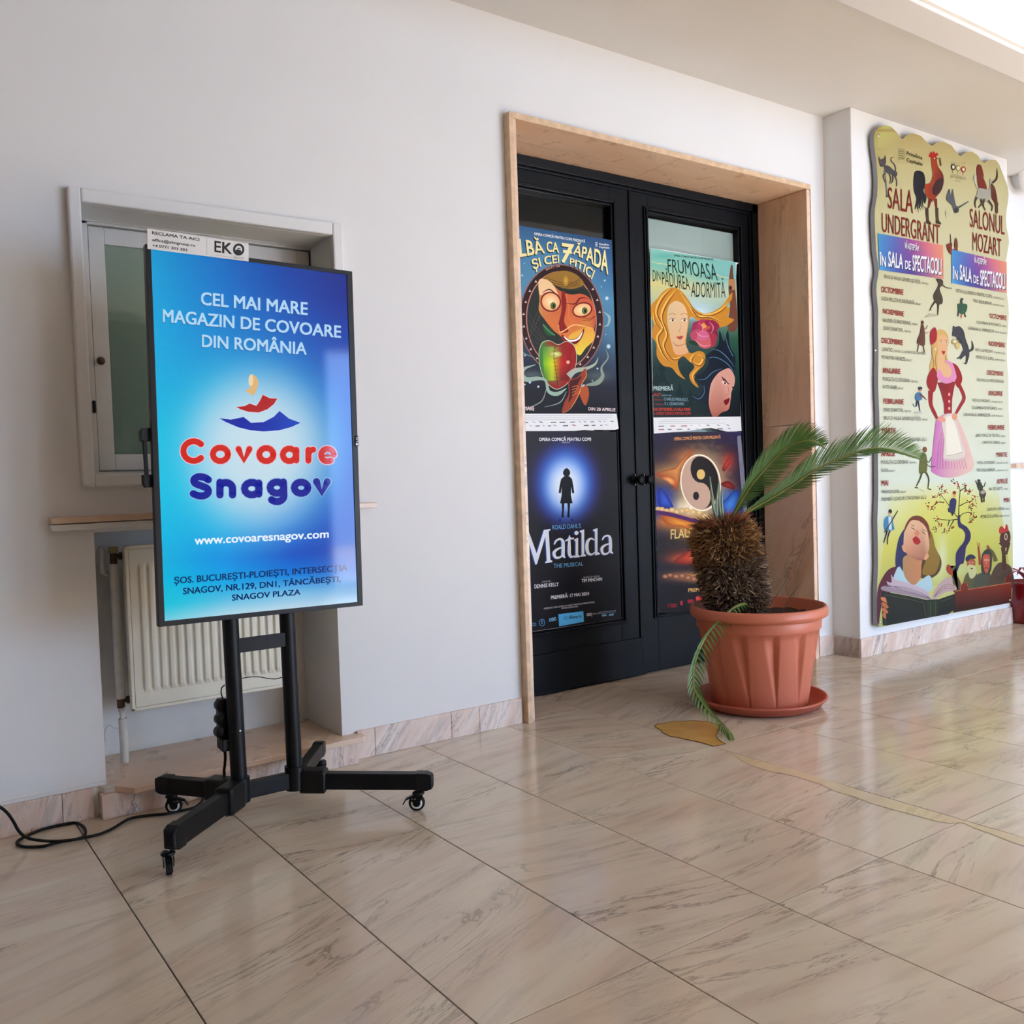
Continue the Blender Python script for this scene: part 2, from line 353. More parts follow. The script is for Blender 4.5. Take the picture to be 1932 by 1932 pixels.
# ================================================================== the setting
def struct(o): o['kind'] = 'structure'; return o
HC = 2.97
def holed(mb, x0, x1, z0, z1, y0, y1, holes):
    xs = sorted({x0, x1, *[h[0] for h in holes], *[h[1] for h in holes]}); zs = sorted({z0, z1, *[h[2] for h in holes], *[h[3] for h in holes]})
    for i in range(len(xs)-1):
        for j in range(len(zs)-1):
            cx, cz = (xs[i]+xs[i+1])/2, (zs[j]+zs[j+1])/2
            if any(h[0] < cx < h[1] and h[2] < cz < h[3] for h in holes): continue
            mb.box(xs[i], xs[i+1], y0, y1, zs[j], zs[j+1])
    return mb
DX0, DX1, DH = 1.784, 3.739, 2.57       # door opening
NX0, NX1, NZ = .100, .930, .917         # radiator niche
WX0, WX1, WZ0, WZ1 = .106, .960, 1.104, 1.963   # window recess
w = MB(); holed(w, -2.6, 3.92, -.02, HC, 0, .207, [(NX0, NX1, -.1, NZ), (WX0, WX1, WZ0, WZ1), (DX0, DX1, -.1, DH)])
holed(w, -2.6, 3.92, -.02, HC, .207, .34, [(NX0, NX1, -.1, NZ), (DX0, DX1, -.1, DH)])
wall_back = struct(w.build('wall_back', M['wall']))
struct(MB().box(-2.6, 1.5, .34, .40, -.02, HC).build('wall_back_inner', M['wallin'])); bpy.data.objects['wall_back_inner'].name = 'wall_niche'
w = MB().box(3.92, 5.565, -.174, .34, -.02, HC).box(5.565, 11, 0, .34, -.02, HC)
struct(w.build('wall_right', M['wall'], bevel=.004))
struct(MB().box(-2.7, -2.6, -6.9, .4, -.02, 3.4).build('wall_left', mat('bounce_cutting_brown', (132, 108, 88), .6, noise=.15, nscale=3)))  # unseen wall, coloured dark to cut bounce light on the left
struct(MB().box(9, 9.12, -6.9, .4, -.02, 3.4).build('wall_end', M['wall']))
wn_ = MB(); OPEN = [(2.95, 3.55, -.1, 2.40), (4.0, 5.9, -.1, 2.55), (6.2, 7.8, -.1, 2.55)]  # unseen openings; the rightmost is added to brighten the right side
holed(wn_, -2.6, 11, -.02, 3.4, -6.9, -6.6, OPEN); struct(wn_.build('wall_front', M['wall']))
# ceiling: low strip beside the wall, beam with cornice, higher ceiling over the hall
struct(MB().box(-2.6, 11, -1.12, .4, HC, HC+.5).build('ceiling', M['ceil']))
struct(MB().box(-2.6, 11, -6.9, -1.12, 3.32, 3.5).build('ceiling', M['ceil']))
prof = [(-1.098, 3.32), (-1.098, 2.75), (-1.246, 2.75), (-1.246, 3.32)]
struct(MB().prism([(-2.6, y, z) for y, z in prof], (13.6, 0, 0)).build('trim_1', M['beam'], bevel=.003))
prof = [(-1.246, 3.319), (-1.246, 2.765), (-1.262, 2.765), (-1.266, 2.80), (-1.282, 2.812), (-1.286, 2.84), (-1.306, 2.86), (-1.318, 2.89), (-1.318, 2.91), (-1.345, 2.93), (-1.375, 2.99), (-1.385, 3.05), (-1.385, 3.08), (-1.43, 3.11), (-1.43, 3.319)]
struct(MB().prism([(-2.6, y, z) for y, z in prof], (13.6, 0, 0)).build('trim_2', M['cornice']))
# floor: sunk bed of grout, every marble tile its own piece
fl = struct(MB().box(-2.6, 11, -6.9, .4, -.06, -.0035).build('floor', M['grout']))
TP, R1Y, RP = .42, -.7785, .9755
tm = {}
def tile(x0, x1, y0, y1):
    w_, d_ = round(x1-x0, 4), round(y1-y0, 4)
    if (w_, d_) not in tm:
        o = MB().box(-w_/2, w_/2, -d_/2, d_/2, -.02, 0).build('floor_tile', M['floor']); tm[(w_, d_)] = o.data
        b = bmesh.new(); b.from_mesh(o.data); bmesh.ops.bevel(b, geom=[e for e in b.edges if all(v.co.z > -.001 for v in e.verts)], offset=.0009, segments=1, affect='EDGES'); b.to_mesh(o.data); b.free()
    else: o = bpy.data.objects.new('floor_tile', tm[(w_, d_)]); COL.objects.link(o)
    o.location = ((x0+x1)/2, (y0+y1)/2, random.uniform(-.0003, .0001)); attach(o, fl)
g = .0015
ROWS = [(R1Y, 0.), (R1Y-RP, R1Y), (R1Y-2*RP, R1Y-RP), (R1Y-3*RP, R1Y-2*RP), (R1Y-4*RP, R1Y-3*RP), (R1Y-5*RP, R1Y-4*RP)]
for j, (ya, yb) in enumerate(ROWS):
    for i in range(-6, 26):
        if j >= 3 and i > 20: continue
        x0, x1 = i*TP, (i+1)*TP
        ytop = yb if j else (-.178 if (x0 > 3.9 and x1 < 5.7) else -.002)
        if j == 0 and 1.79 < x1 and x0 < 3.7: ytop = .36
        if j == 0 and ytop > 0 and x0 < 1.79: ytop = -.002; tile(1.806+g, x1-g, .001, .36)
        if j == 0 and ytop > 0 and x1 > 3.72: ytop = -.002; tile(x0+g, 3.715-g, .001, .36)
        tile(x0+g, x1-g, ya+g, ytop-g)
struct(MB().box(-2.6, 11, -12, -6.6, -.06, -.004).build('floor', mat('outdoor_paving', (176, 173, 168), .8, noise=.08, nscale=4)))
# ochre stain and its faint trail along the joint
C3 = lambda x, y: (800+x/3.22, 1332+y/3.22)
C4 = lambda x, y: (1332+x/3.22, 1332+y/3.22)
def flat(pts, z, name, m, lab, rim=0):
    P = [PZ(*p, z) for p in pts]; mb = MB(); mb.add(P, [tuple(range(len(P)))]); o = mb.build(name, m, fl, fix=False); o['label'] = lab; return P
sp = [(1400, 120), (1425, 108), (1450, 105), (1485, 99), (1520, 92), (1570, 94), (1640, 88), (1690, 94), (1720, 93), (1765, 108), (1790, 112), (1800, 135), (1783, 152), (1786, 165), (1772, 180), (1790, 205), (1815, 222), (1832, 230), (1795, 238), (1757, 244), (1700, 226), (1640, 211), (1590, 203), (1560, 194), (1520, 188), (1500, 186), (1460, 166), (1445, 160), (1440, 146), (1410, 132)]
SP = flat([C3(*p) for p in sp], .0012, 'stain', M['stain'], 'dried ochre stain on the floor tiles beside the potted plant')
mb = MB(); mb.tube([p+Vector((0, 0, .0002)) for p in SP]+[SP[0]], .0016, 4, cap=False); o = mb.build('stain_rim', M['stainrim'], fl); o['label'] = 'darker dried rim of the ochre stain'
tr = [(150, 280), (200, 320), (250, 352), (400, 400), (480, 412), (560, 432), (700, 475), (740, 500), (800, 522), (900, 550), (1000, 590), (1150, 632), (1300, 672), (1400, 700), (1480, 712), (1560, 707), (1640, 745), (1750, 782), (1860, 828), (1932, 850), (1932, 800), (1750, 748), (1580, 703), (1450, 662), (1300, 622), (1150, 578), (1000, 532), (850, 484), (700, 437), (550, 392), (400, 352), (270, 315)]
flat([C4(*p) for p in tr], .0008, 'stain', M['stain2'], 'faint yellowish stain trail along the tile joint')
# baseboards of pink marble, one piece per slab
def baseboard(name, y, x0, x1, cuts, z1=.103, zs=None):
    root = empty(name, (x0, y, 0)); root['kind'] = 'structure'
    xs = [x0]+cuts+[x1]
    for a, b in zip(xs, xs[1:]):
        o = MB().box(-(b-a)/2+.0006, (b-a)/2-.0006, -.014, 0.001, 0, z1).build('marble_piece', M['pinkm'], bevel=.0015, seg=1); o.location = ((a+b)/2, y, 0); attach(o, root)
    return root
X0 = lambda x, y: PY(x, y, -.014).x
baseboard('baseboard_left', 0, -2.6, .058, [-1.6, -.75, X0(118, 1530)], .098)
baseboard('baseboard_middle', 0, .985, DX0-.03, [X0(708, 1400), X0(852, 1365), X0(905, 1355)], .108)
baseboard('baseboard_door', 0, DX1-.02, 3.92, [], .108)
b = empty('baseboard_right', (3.92, -.174, 0)); b['kind'] = 'structure'
xs = [3.906, PY(1738, 1190, -.188).x, 5.58]
for a_, b_ in zip(xs, xs[1:]):
    o = MB().box(-(b_-a_)/2+.0006, (b_-a_)/2-.0006, -.014, 0, 0, .105).build('marble_piece', M['pinkm'], bevel=.0015, seg=1); o.location = ((a_+b_)/2, -.174, 0); attach(o, b)
o = MB().box(-.014, 0, -.087, .087, 0, .105).build('marble_piece', marble('side_marble', (196, 182, 174), (178, 160, 152), (92, 86, 86), .25, .3, 1.2, 2.2, axis='X', base_rot=1.1), bevel=.0015, seg=1); o.location = (3.92, -.087, 0); attach(o, b)
b = baseboard('baseboard_end', 0, 5.59, 11, [7, 8.5])
# painted plaster rim above the left baseboard
struct(MB().box(-2.6, .10, -.008, .001, .098, .110).build('trim_3', M['wall'], bevel=.003))
# ---- marble lining of the doorway
dl = empty('trim_4', (DX0, 0, 0)); dl['kind'] = 'structure'
def slab(x0, x1, y0, y1, z0, z1, m, name='marble_slab', label=None, bev=.002):
    c = ((x0+x1)/2, (y0+y1)/2, (z0+z1)/2)
    o = MB().box(x0-c[0], x1-c[0], y0-c[1], y1-c[1], z0-c[2], z1-c[2]).build(name, m, bevel=bev, seg=1); o.location = c; attach(o, dl)
    if label: o['label'] = label
    return o
zj = PX(1480, 803, DX1-.02).z
slab(DX0-.018, DX0+.001, -.034, .001, 0, DH-.006, M['wall'], 'painted_edge', 'white painted side edge of the door lining')
slab(DX0-.0185, DX0+.004, -.040, .0, 0, DH-.008, M['edge'], 'edge_strip', 'worn marble front edge at the left of the doorway')
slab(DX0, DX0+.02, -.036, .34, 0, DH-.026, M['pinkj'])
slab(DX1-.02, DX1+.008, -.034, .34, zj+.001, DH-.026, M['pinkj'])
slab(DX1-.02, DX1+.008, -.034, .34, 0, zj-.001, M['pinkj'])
slab(DX1+.008, DX1+.011, -.038, 0, 0, DH, M['edge'], 'edge_strip', 'worn marble front edge at the right of the doorway')
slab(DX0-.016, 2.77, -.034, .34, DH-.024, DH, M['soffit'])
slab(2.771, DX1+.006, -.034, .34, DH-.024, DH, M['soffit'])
slab(DX0-.016, DX1+.010, -.0365, -.034, DH-.025, DH+.001, M['edge'], 'edge_strip', 'worn marble front edge over the doorway')
# ---- black double door
d = empty('door_1', (2.76, .30, 0)); d['kind'] = 'structure'
FX0, FX1, FT = DX0+.02, DX1-.02, DH-.026
MB().box(FX0, FX0+.045, .295, .36, 0, FT).box(FX1-.045, FX1, .295, .36, 0, FT).box(FX0, FX1, .295, .36, FT-.045, FT)\
    .box(FX0+.045, FX0+.057, .31, .36, 0, FT-.045).box(FX1-.057, FX1-.045, .31, .36, 0, FT-.045).box(FX0+.045, FX1-.045, .31, .36, FT-.057, FT-.045).build('door_frame', M['black'], d, bevel=.002)
GZ0, GZ1 = .318, 2.392
def leaf(x0, x1, gx0, gx1, side):
    lf = MB()
    lf.box(x0, gx0, .322, .362, .012, FT-.05).box(gx1, x1, .322, .362, .012, FT-.05).box(gx0, gx1, .322, .362, GZ1, FT-.05).box(gx0, gx1, .322, .362, .012, GZ0)
    L_ = lf.build('door_leaf', M['black'], d, bevel=.002)
    mo = MB()
    for k, (o_, y_) in enumerate(((.032, .312), (.022, .306), (.010, .316))):   # stepped glazing moulding
        i_ = o_-(.010 if k < 2 else .010)
        for (a, b_, c, e) in ((gx0-o_, gx0-i_, GZ0-o_, GZ1+o_), (gx1+i_, gx1+o_, GZ0-o_, GZ1+o_), (gx0-i_, gx1+i_, GZ0-o_, GZ0-i_), (gx0-i_, gx1+i_, GZ1+i_, GZ1+o_)):
            mo.box(a, b_, y_, .324, c, e)
    mo.build('glazing_moulding', M['black'], L_, bevel=.003)
    MB().box(gx0, gx1, .348, .352, GZ0, GZ1).build('pane', M['glass'], L_)
    return L_
LL = leaf(FX0+.046, 2.7605, 1.965, 2.630, 0); RL = leaf(2.7615, FX1-.046, 2.886, 3.572, 1)
MB().box(FX0+.046, PY(1217, 1276, .31).x, .312, .322, .008, .20).build('kick_board', M['black'], LL, bevel=.002)
MB().box(2.752, 2.772, .314, .322, .2, FT-.05).build('cover_strip', M['black'], LL, bevel=.002)
for kx, ky in ((1197.5, 905.5), (1214.5, 905)):
    k0 = PY(kx, ky, .32); L_ = LL if kx < 1200 else RL
    mb = MB(); mb.lathe([(.0, .0), (.030, 0), (.030, -.004), (.026, -.007), (.012, -.009), (.011, -.03), (.02, -.038), (.024, -.048), (.024, -.056), (.019, -.061), (0, -.062)], (k0.x, .322, k0.z), 28, axis='y')
    kb = mb.build('knob', M['black'], L_)
    for dz in (-.0245, .0245): MB().lathe([(0, -.0095), (.003, -.009), (.0045, -.0075), (.0045, -.004)], (k0.x, .322, k0.z+dz), 10, axis='y').build('screw', M['chrome'], d)
# room behind the glass: sheet of pale paper behind the right pane, dark behind the left
struct(MB().box(1.5, 3.9, 1.2, 1.3, -.1, 3).box(1.4, 1.5, .4, 1.3, -.1, 3).box(3.9, 4.0, .4, 1.3, -.1, 3).box(1.5, 3.9, .4, 1.3, 2.8, 2.9).box(1.5, 3.9, .36, 1.3, -.1, -.03).build('wall_passage', mat('dark_passage', (52, 54, 58), .9)))
MB().box(2.88, 3.58, .3545, .356, .3, 2.378).build('paper_sheet', M['frost'], RL)
# ---- interior window above the sill
wi = empty('window_1', ((WX0+WX1)/2, 0, WZ0)); wi['kind'] = 'structure'
a0, a1, a2, a3 = .068, 1.000, 1.063, 2.008
MB().box(a0, WX0, -.03, .001, a2, a3).box(WX1, a1, -.03, .001, a2, a3).box(WX0, WX1, -.03, .001, a2, WZ0).box(WX0, WX1, -.03, .001, WZ1, a3).build('plaster_border', M['wall'], wi, bevel=.006)
SY = .192
fxa, fxb = WX0, WX1
p_tl, p_tr = PY(163, 423, SY), PY(584, 478, SY)
fz1 = (p_tl.z+p_tr.z)/2+.0; fz0 = PY(182, 888, SY).z
sx0 = p_tl.x; sx1 = p_tr.x
MB().box(WX0, sx0, SY-.01, .206, WZ0, WZ1).box(sx1+.004, WX1, SY-.01, .206, WZ0, WZ1).box(WX0, WX1, SY-.01, .206, fz1+.004, WZ1).box(WX0, WX1, SY-.012, .206, WZ0, fz0-.006).box(WX0, WX1, SY-.018, SY-.008, fz1+.012, fz1+.020).build('window_frame', M['winp'], wi, bevel=.0015)
gx0, gz1 = PY(197, 461, SY).x, PY(197, 461, SY).z; gz0 = PY(212, 857, SY).z; gx1 = sx1-(gx0-sx0)
sash = MB().box(sx0+.003, gx0, SY, .205, fz0, fz1).box(gx1, sx1-.003, SY, .205, fz0, fz1).box(gx0, gx1, SY, .205, fz0, gz0).box(gx0, gx1, SY, .205, gz1, fz1).build('sash', M['winp'], wi, bevel=.002)
MB().box(gx0, gx1, .196, .198, gz0, gz1).build('pane', M['wglass'], sash)
MB().box(WX0, WX1, .203, .206, WZ0, WZ1).build('back_panel', mat('grey_green_backing', (158, 162, 156), .5, noise=.05, nscale=3), wi)
k = PY(190, 681, SY-.02)
MB().lathe([(0, .02), (.006, .02), (.006, .008), (.012, .004), (.014, -.004), (.010, -.011), (0, -.013)], tuple(k), 20, axis='y').build('knob', M['brass'], sash)
k = PY(177, 767, SY-.01)
MB().box(k.x-.005, k.x+.006, SY-.022, SY, k.z-.022, k.z+.020).build('latch', M['plastic'], sash, bevel=.004)
# ---- marble sill shelf below the window, in two boards
sl = empty('trim_5', (.5, 0, .95)); sl['kind'] = 'structure'
def piece(par, name, m, x0, x1, y0, y1, z0, z1, bev=.002, label=None):
    c = ((x0+x1)/2, (y0+y1)/2, (z0+z1)/2); o = MB().box(x0-c[0], x1-c[0], y0-c[1], y1-c[1], z0-c[2], z1-c[2]).build(name, m, bevel=bev, seg=2); o.location = c; attach(o, par)
    if label: o['label'] = label
    return o
piece(sl, 'marble_board', M['pinkt'], -.028, 1.085, -.055, .001, .952, .972)
piece(sl, 'lower_board', M['wall'], -.028, .98, -.048, .001, .929, .949, label='white painted board under the marble sill')
# ---- ledge under the radiator
lg = empty('trim_6', (.5, -.05, 0)); lg['kind'] = 'structure'
piece(lg, 'riser', M['pinkm'], .074, .967, -.058, .001, 0, .0775)
top = []
LZ = .0995
outline = [(NX0, .338), (NX1, .338), (NX1, .002), (.985, .002), (1.003, -.018), (1.002, -.05), (.985, -.066), (.6, -.078), (.30, -.092), (.163, -.105), (.155, -.096), (.138, -.070), (.118, -.045), (.110, -.018), (NX0, -.01)]
mb = MB(); mb.prism([(x, y, LZ) for x, y in outline], (0, 0, -.021)); o = mb.build('ledge_slab', M['pinkt'], lg, bevel=.0025); o['label'] = 'marble ledge slab with a broken left corner'
mb = MB(); mb.prism([(.074, 0, .098), (.088, -.03, .099), (.118, -.042, .100), (.128, -.028, .101), (.105, .004, .101)], (0, 0, -.022)); mb.build('plaster_patch', M['wallin'], lg, bevel=.003)
# marble sill at the right edge of the picture
p = PY(1915, 878, -.05)
s2 = empty('trim_7', (p.x, 0, p.z)); s2['kind'] = 'structure'; piece(s2, 'marble_board', M['pinkt'], p.x, 7.2, -.06, .001, p.z-.018, p.z+.012)
# ================================================================== radiator and its pipes
RY = .125
r = empty('radiator', (.49, .2, LZ)); tag(r, 'cream panel radiator with vertical ribs, in the niche behind the display stand', 'radiator')
rx0, rx1, rz0, rz1 = .216, .79, .290, .860
mb = MB()
mb.box(rx0, rx1, RY+.004, RY+.03, rz0, rz1)
pan = mb.build('back_plate', M['rad'], r, bevel=.006)
# ribbed front plate
xs = []; px0 = rx0+.040; px1 = rx1-.035; n = 17; pit = (px1-px0)/n
prof = [(rx0+.014, 0)]
for i in range(n):
    a = px0+i*pit; prof += [(a, 0), (a+pit*.22, -.0075), (a+pit*.62, -.0075), (a+pit*.84, 0)]
prof += [(px1, 0), (rx1-.012, 0)]
zt = [(rz0+.016, 0), (rz0+.060, 0), (rz0+.078, 1), (rz1-.078, 1), (rz1-.060, 0), (rz1-.016, 0)]
V = [(x, RY+y*k+.0, z) for z, k in zt for x, y in prof]; m = len(prof)
mb = MB(); mb.add(V, [(j*m+i, j*m+i+1, (j+1)*m+i+1, (j+1)*m+i) for j in range(len(zt)-1) for i in range(m-1)], False)
mb.build('front_plate', M['rad'], r, bevel=.0016)
MB().box(rx0, rx0+.012, RY-.003, RY+.012, rz0, rz1).box(rx1-.010, rx1, RY-.003, RY+.012, rz0, rz1).box(rx0, rx1, RY-.003, RY+.012, rz1-.012, rz1).box(rx0, rx1, RY-.003, RY+.012, rz0, rz0+.012).build('frame', M['rad'], r, bevel=.003)
MB().box(rx0+.012, rx1-.01, RY+.03, RY+.105, rz0+.02, rz1-.02).build('rear_panel', M['rad'], r, bevel=.004)
for zz in (.40, .76):
    MB().box(.3, .34, RY+.10, .340, zz, zz+.03).build('wall_bracket', M['rad'], r)
py = .21
a = PY(214, 1072, py); b_ = PY(225, 1322, py)
vz = PY(213, 1050, py).z; vx = a.x+.002
mb = MB().tube([(vx, py, vz-.028), (vx, py, vz+.012)], .012, 12).tube([(vx, py, vz), (rx0+.01, py, vz)], .008, 10).tube([(vx+.018, py, vz), (vx+.026, py, vz)], .014, 6).tube([(rx0-.015, py, vz), (rx0-.008, py, vz)], .016, 6)
mb.build('valve', M['brass'], r)
MB().tube([(vx, py, vz+.012), (vx, py, vz+.034)], .016, 16).build('valve_cap', M['tan'], r, bevel=.002)
pz0 = PY(227, 1318, py).z; lx = vx+.001
MB().tube([(vx, py, vz-.026), (vx, py, vz-.05), (lx, py, pz0+.0)], .0155, 14).build('pipe', M['pipe'], r)
q = [PY(x, y, py+.02) for x, y in ((212, 1078), (200, 1084), (194, 1082), (193, 1060), (194, 1040), (186, 1034))]
MB().tube(q, .0085, 10).build('pipe', M['pipe'], r)
mb = MB().tube([(lx, py, pz0-.032), (lx, py, pz0+.008)], .013, 12).tube([(lx, py, pz0-.008), (rx0+.02, py, pz0-.008)], .0085, 10).tube([(lx+.02, py, pz0-.008), (lx+.035, py, pz0-.008)], .015, 6)
mb.build('valve', M['brass'], r)
MB().tube([(lx+.001, py, pz0-.03), (lx+.001, py, pz0-.048)], [.013, .010], 12).tube([(lx+.001, py, pz0-.048), (lx+.003, py, pz0-.075)], .009, 10).tube([(lx+.003, py, pz0-.07), (lx+.004, py, LZ)], .0145, 14).build('pipe', M['pipe'], r)
q = [PY(x, y, py+.0) for x, y in ((238, 1366), (225, 1374), (214, 1373), (208, 1368), (201, 1372), (197, 1384), (199, 1400))]
MB().tube(q, .0018, 6).build('wire', M['pipe'], r)
# ================================================================== display on wheeled stand
TN = Vector((math.sin(math.radians(-2)), -math.cos(math.radians(-2)), 0)); TP0 = Vector((.55, -.46, 1))
def TV(x, y, off=0):
    dd = ray(x, y); return CAM+dd*((TP0-CAM).dot(TN)/dd.dot(TN))+TN*off
ds = empty('display_stand', (.495, -.41, 0)); tag(ds, 'tall portrait advertising screen on a black wheeled floor stand, showing a blue carpet shop advert', 'display')
OC = [(274, 460), (664.8, 512), (685, 1142.4), (299.3, 1183.3)]; IC = [(285, 469.5), (654, 518.3), (674.8, 1135.7), (311.2, 1171.9)]
o_ = [TV(*p) for p in OC]; i_ = [TV(*p) for p in IC]
back = [p-TN*.028 for p in o_]
mb = MB()
ins = [p-TN*.003 for p in i_]
mb.add(o_+i_+back+ins, [(0, 1, 5, 4), (1, 2, 6, 5), (2, 3, 7, 6), (3, 0, 4, 7), (0, 8, 9, 1), (1, 9, 10, 2), (2, 10, 11, 3), (3, 11, 8, 0), (4, 5, 13, 12), (5, 6, 14, 13), (6, 7, 15, 14), (7, 4, 12, 15), (11, 10, 9, 8)])
bez = mb.build('bezel', M['bezel'], ds, bevel=.0012)
cc = sum(o_, Vector())/4
mid = [cc+(p-cc)*.72-TN*.028 for p in o_]; mb = MB(); mb.hexa(mid, [p-TN*.030 for p in mid]); mb.build('back_cover', M['plastic'], ds, bevel=.01)
scr = Art(lambda a, b: TV(a, b, -.0028), TN)
tb = [(0., [(0, 152, 208), (0, 112, 196), (0, 68, 168), (12, 40, 140)]), (.07, [(0, 160, 216), (0, 118, 204), (0, 76, 178), (10, 42, 146)]),
      (.18, [(0, 165, 222), (0, 130, 210), (0, 96, 194), (6, 60, 170)]), (.35, [(0, 175, 226), (0, 156, 220), (0, 122, 208), (0, 84, 192)]),
      (.5, [(0, 188, 230), (20, 170, 228), (20, 150, 218), (0, 84, 190)]), (.65, [(0, 192, 232), (0, 172, 230), (0, 132, 220), (0, 70, 182)]),
      (.76, [(0, 186, 230), (0, 164, 232), (0, 100, 210), (0, 62, 178)]), (.84, [(0, 178, 226), (0, 142, 230), (0, 76, 196), (0, 66, 176)]),
      (.9, [(0, 188, 224), (0, 160, 230), (0, 122, 220), (20, 100, 200)]), (.955, [(20, 195, 222), (90, 190, 230), (120, 190, 232), (110, 170, 225)]), (1, [(120, 208, 226), (180, 218, 234), (190, 218, 236), (170, 205, 232)])]
scr.grid(IC[0], IC[1], IC[3], IC[2], 40, 70, tb, [(487, 850, 142, 158, (205, 226, 238), .97, 1.9)])
scr.build('screen', M['screen'], ds)
lt = Art(lambda a, b: TV(a, b, -.0024), TN, (4.2, 260, 410), base=0, step=.00001)
WHT = (178, 216, 244)
def shadowtext(st, bl, br, h, h2, col=WHT, bold=.055):
    lt.t(st, (bl[0]-3, bl[1]+5), (br[0]-1, br[1]+5), h, h2, (0, 78, 150), bold+.02); lt.t(st, bl, br, h, h2, col, bold)
shadowtext('CEL MAI MARE', (503, 690), (1348, 772), 98, 96)
shadowtext('MAGAZIN DE COVOARE', (200, 826), (1612, 953), 98, 92)
shadowtext('DIN ROMÂNIA', (510, 1024), (1340, 1087), 94, 92)
# the three folded carpets of the shop's mark
lt.poly([(905, 1243), (938, 1262), (957, 1300), (950, 1345), (932, 1390), (913, 1416), (890, 1392), (855, 1382), (893, 1345), (915, 1310), (915, 1275)], (226, 180, 120), True)
lt.poly([(905, 1243), (915, 1275), (915, 1310), (903, 1335), (885, 1330), (880, 1290), (885, 1260)], (240, 214, 170), True)
lt.poly([(776, 1502), (850, 1492), (885, 1472), (942, 1490), (968, 1450), (990, 1402), (1050, 1430), (1113, 1433), (1085, 1480), (1030, 1525), (960, 1550), (880, 1545), (820, 1525)], (234, 214, 222))
lt.poly([(780, 1503), (850, 1495), (888, 1475), (942, 1494), (970, 1452), (992, 1406), (1050, 1434), (1108, 1436), (1080, 1480), (1030, 1520), (960, 1546), (880, 1541), (820, 1522)], (176, 24, 34))
lt.poly([(640, 1588), (740, 1600), (840, 1578), (900, 1625), (1000, 1618), (1080, 1575), (1125, 1528), (1200, 1590), (1300, 1627), (1220, 1665), (1120, 1692), (1000, 1700), (900, 1692), (800, 1668), (700, 1625)], (200, 216, 240))
lt.poly([(646, 1591), (740, 1603), (840, 1582), (900, 1629), (1000, 1622), (1080, 1580), (1125, 1534), (1200, 1594), (1293, 1628), (1220, 1661), (1120, 1688), (1000, 1696), (900, 1688), (800, 1664), (700, 1622)], lambda x, y: (0, 30+max(0, (x-900)/9), 165+max(0, (x-900)/14)))
lt.tf = (4.2, 260, 800)
def arc(cx, cy, r, a0, a1, ry=None, n=14):
    ry = ry or r; return [(cx+r*math.cos(math.radians(a0+(a1-a0)*k/n)), cy+ry*math.sin(math.radians(a0+(a1-a0)*k/n))) for k in range(n+1)]
def rounded(strokes, w, col, halo, hw):
    for ww, c in ((w+hw, halo), (w, col)):
        for s in strokes: lt.line(s, ww, c, smooth=False, cap=True); lt.off -= lt.step*.6
        lt.off += lt.step*4
RED, NAV = (208, 32, 22), (0, 20, 150)
CV = [arc(444, 214, 82, 318, 42, 78)[:0]+arc(444, 214, 82, -45, -315, 78), arc(656, 240, 60, 0, 360, 54), [(800, 198), (843, 288), (886, 198)], arc(1020, 242, 56, 0, 360, 52), arc(1203, 244, 52, 0, 360, 50), [(1258, 205), (1258, 288)],
      [(1354, 205), (1354, 290)], [(1354, 235), (1372, 208), (1392, 203)], arc(1505, 246, 50, 58, 358, 50)]
CE = [[(1464, 250), (1552, 250)]]
rounded(CV, 48, RED, (228, 196, 212), 14); rounded(CE, 16, RED, RED, 1)
SN = [catmull([(560, 442), (530, 424), (480, 418), (446, 440), (455, 470), (505, 490), (552, 512), (558, 545), (525, 568), (480, 568), (440, 552)], False, 4), [(652, 462), (652, 562)], catmull([(652, 500), (672, 470), (715, 466), (746, 490), (752, 520), (752, 562)], False, 4), arc(905, 512, 58, 0, 360, 50), [(960, 468), (960, 555)],
      arc(1104, 504, 54, 0, 360, 45), catmull([(1155, 460), (1158, 540), (1156, 585), (1125, 612), (1085, 612), (1062, 600)], False, 4), arc(1296, 505, 54, 0, 360, 45), [(1418, 456), (1460, 546), (1504, 456)]]
rounded(SN, 57, NAV, (150, 196, 228), 12)
def outl(st, bl, br, h, h2, col, ocol, bold):
    lt.t(st, bl, br, h, h2, ocol, bold+.06); lt.t(st, bl, br, h, h2, col, bold)
outl('www.covoaresnagov.com', (452, 955), (1515, 900), 66, 60, (232, 244, 255), (10, 60, 130), .035)
DK = (8, 30, 96)
lt.t('ȘOS. BUCUREȘTI-PLOIEȘTI, INTERSECȚIA', (290, 1266), (1665, 1160), 50, 46, DK, .035)
lt.t('SNAGOV, NR.129, DN1, TÂNCĂBEȘTI,', (360, 1350), (1610, 1248), 50, 42, DK, .035)
lt.t('SNAGOV PLAZA', (748, 1400), (1290, 1352), 46, 42, DK, .035)
lt.build('lettering', M['screen'], ds)
# maker's badge on the right bezel
bp = TV(672.5, 832); mb = MB(); bw, bh = .0055, .017
ux = Vector((math.cos(math.radians(-2)), math.sin(math.radians(-2)), 0)); uz = Vector((0, 0, 1))
q = [bp+ux*a*bw+uz*b*bh for a, b in ((-1, -1), (1, -1), (1, 1), (-1, 1))]; mb.hexa([p+TN*.004 for p in q], [p-TN*.02 for p in q]); bd = mb.build('badge', M['plastic'], ds, bevel=.002)
ba = Art(lambda a, b: TV(a, b, .0042), TN, (19.3, 640, 800), base=.0002); bx = (672.3-640)*19.3
ba.ell(bx, (838-800)*19.3, 42, 48, (225, 225, 225)); ba.text('LG', [(bx+34, (834-800)*19.3), (bx+34, (825-800)*19.3)], [(bx-34, (834-800)*19.3), (bx-34, (825-800)*19.3)], (220, 220, 220), .03); ba.build('badge_mark', M['sign'], ds)
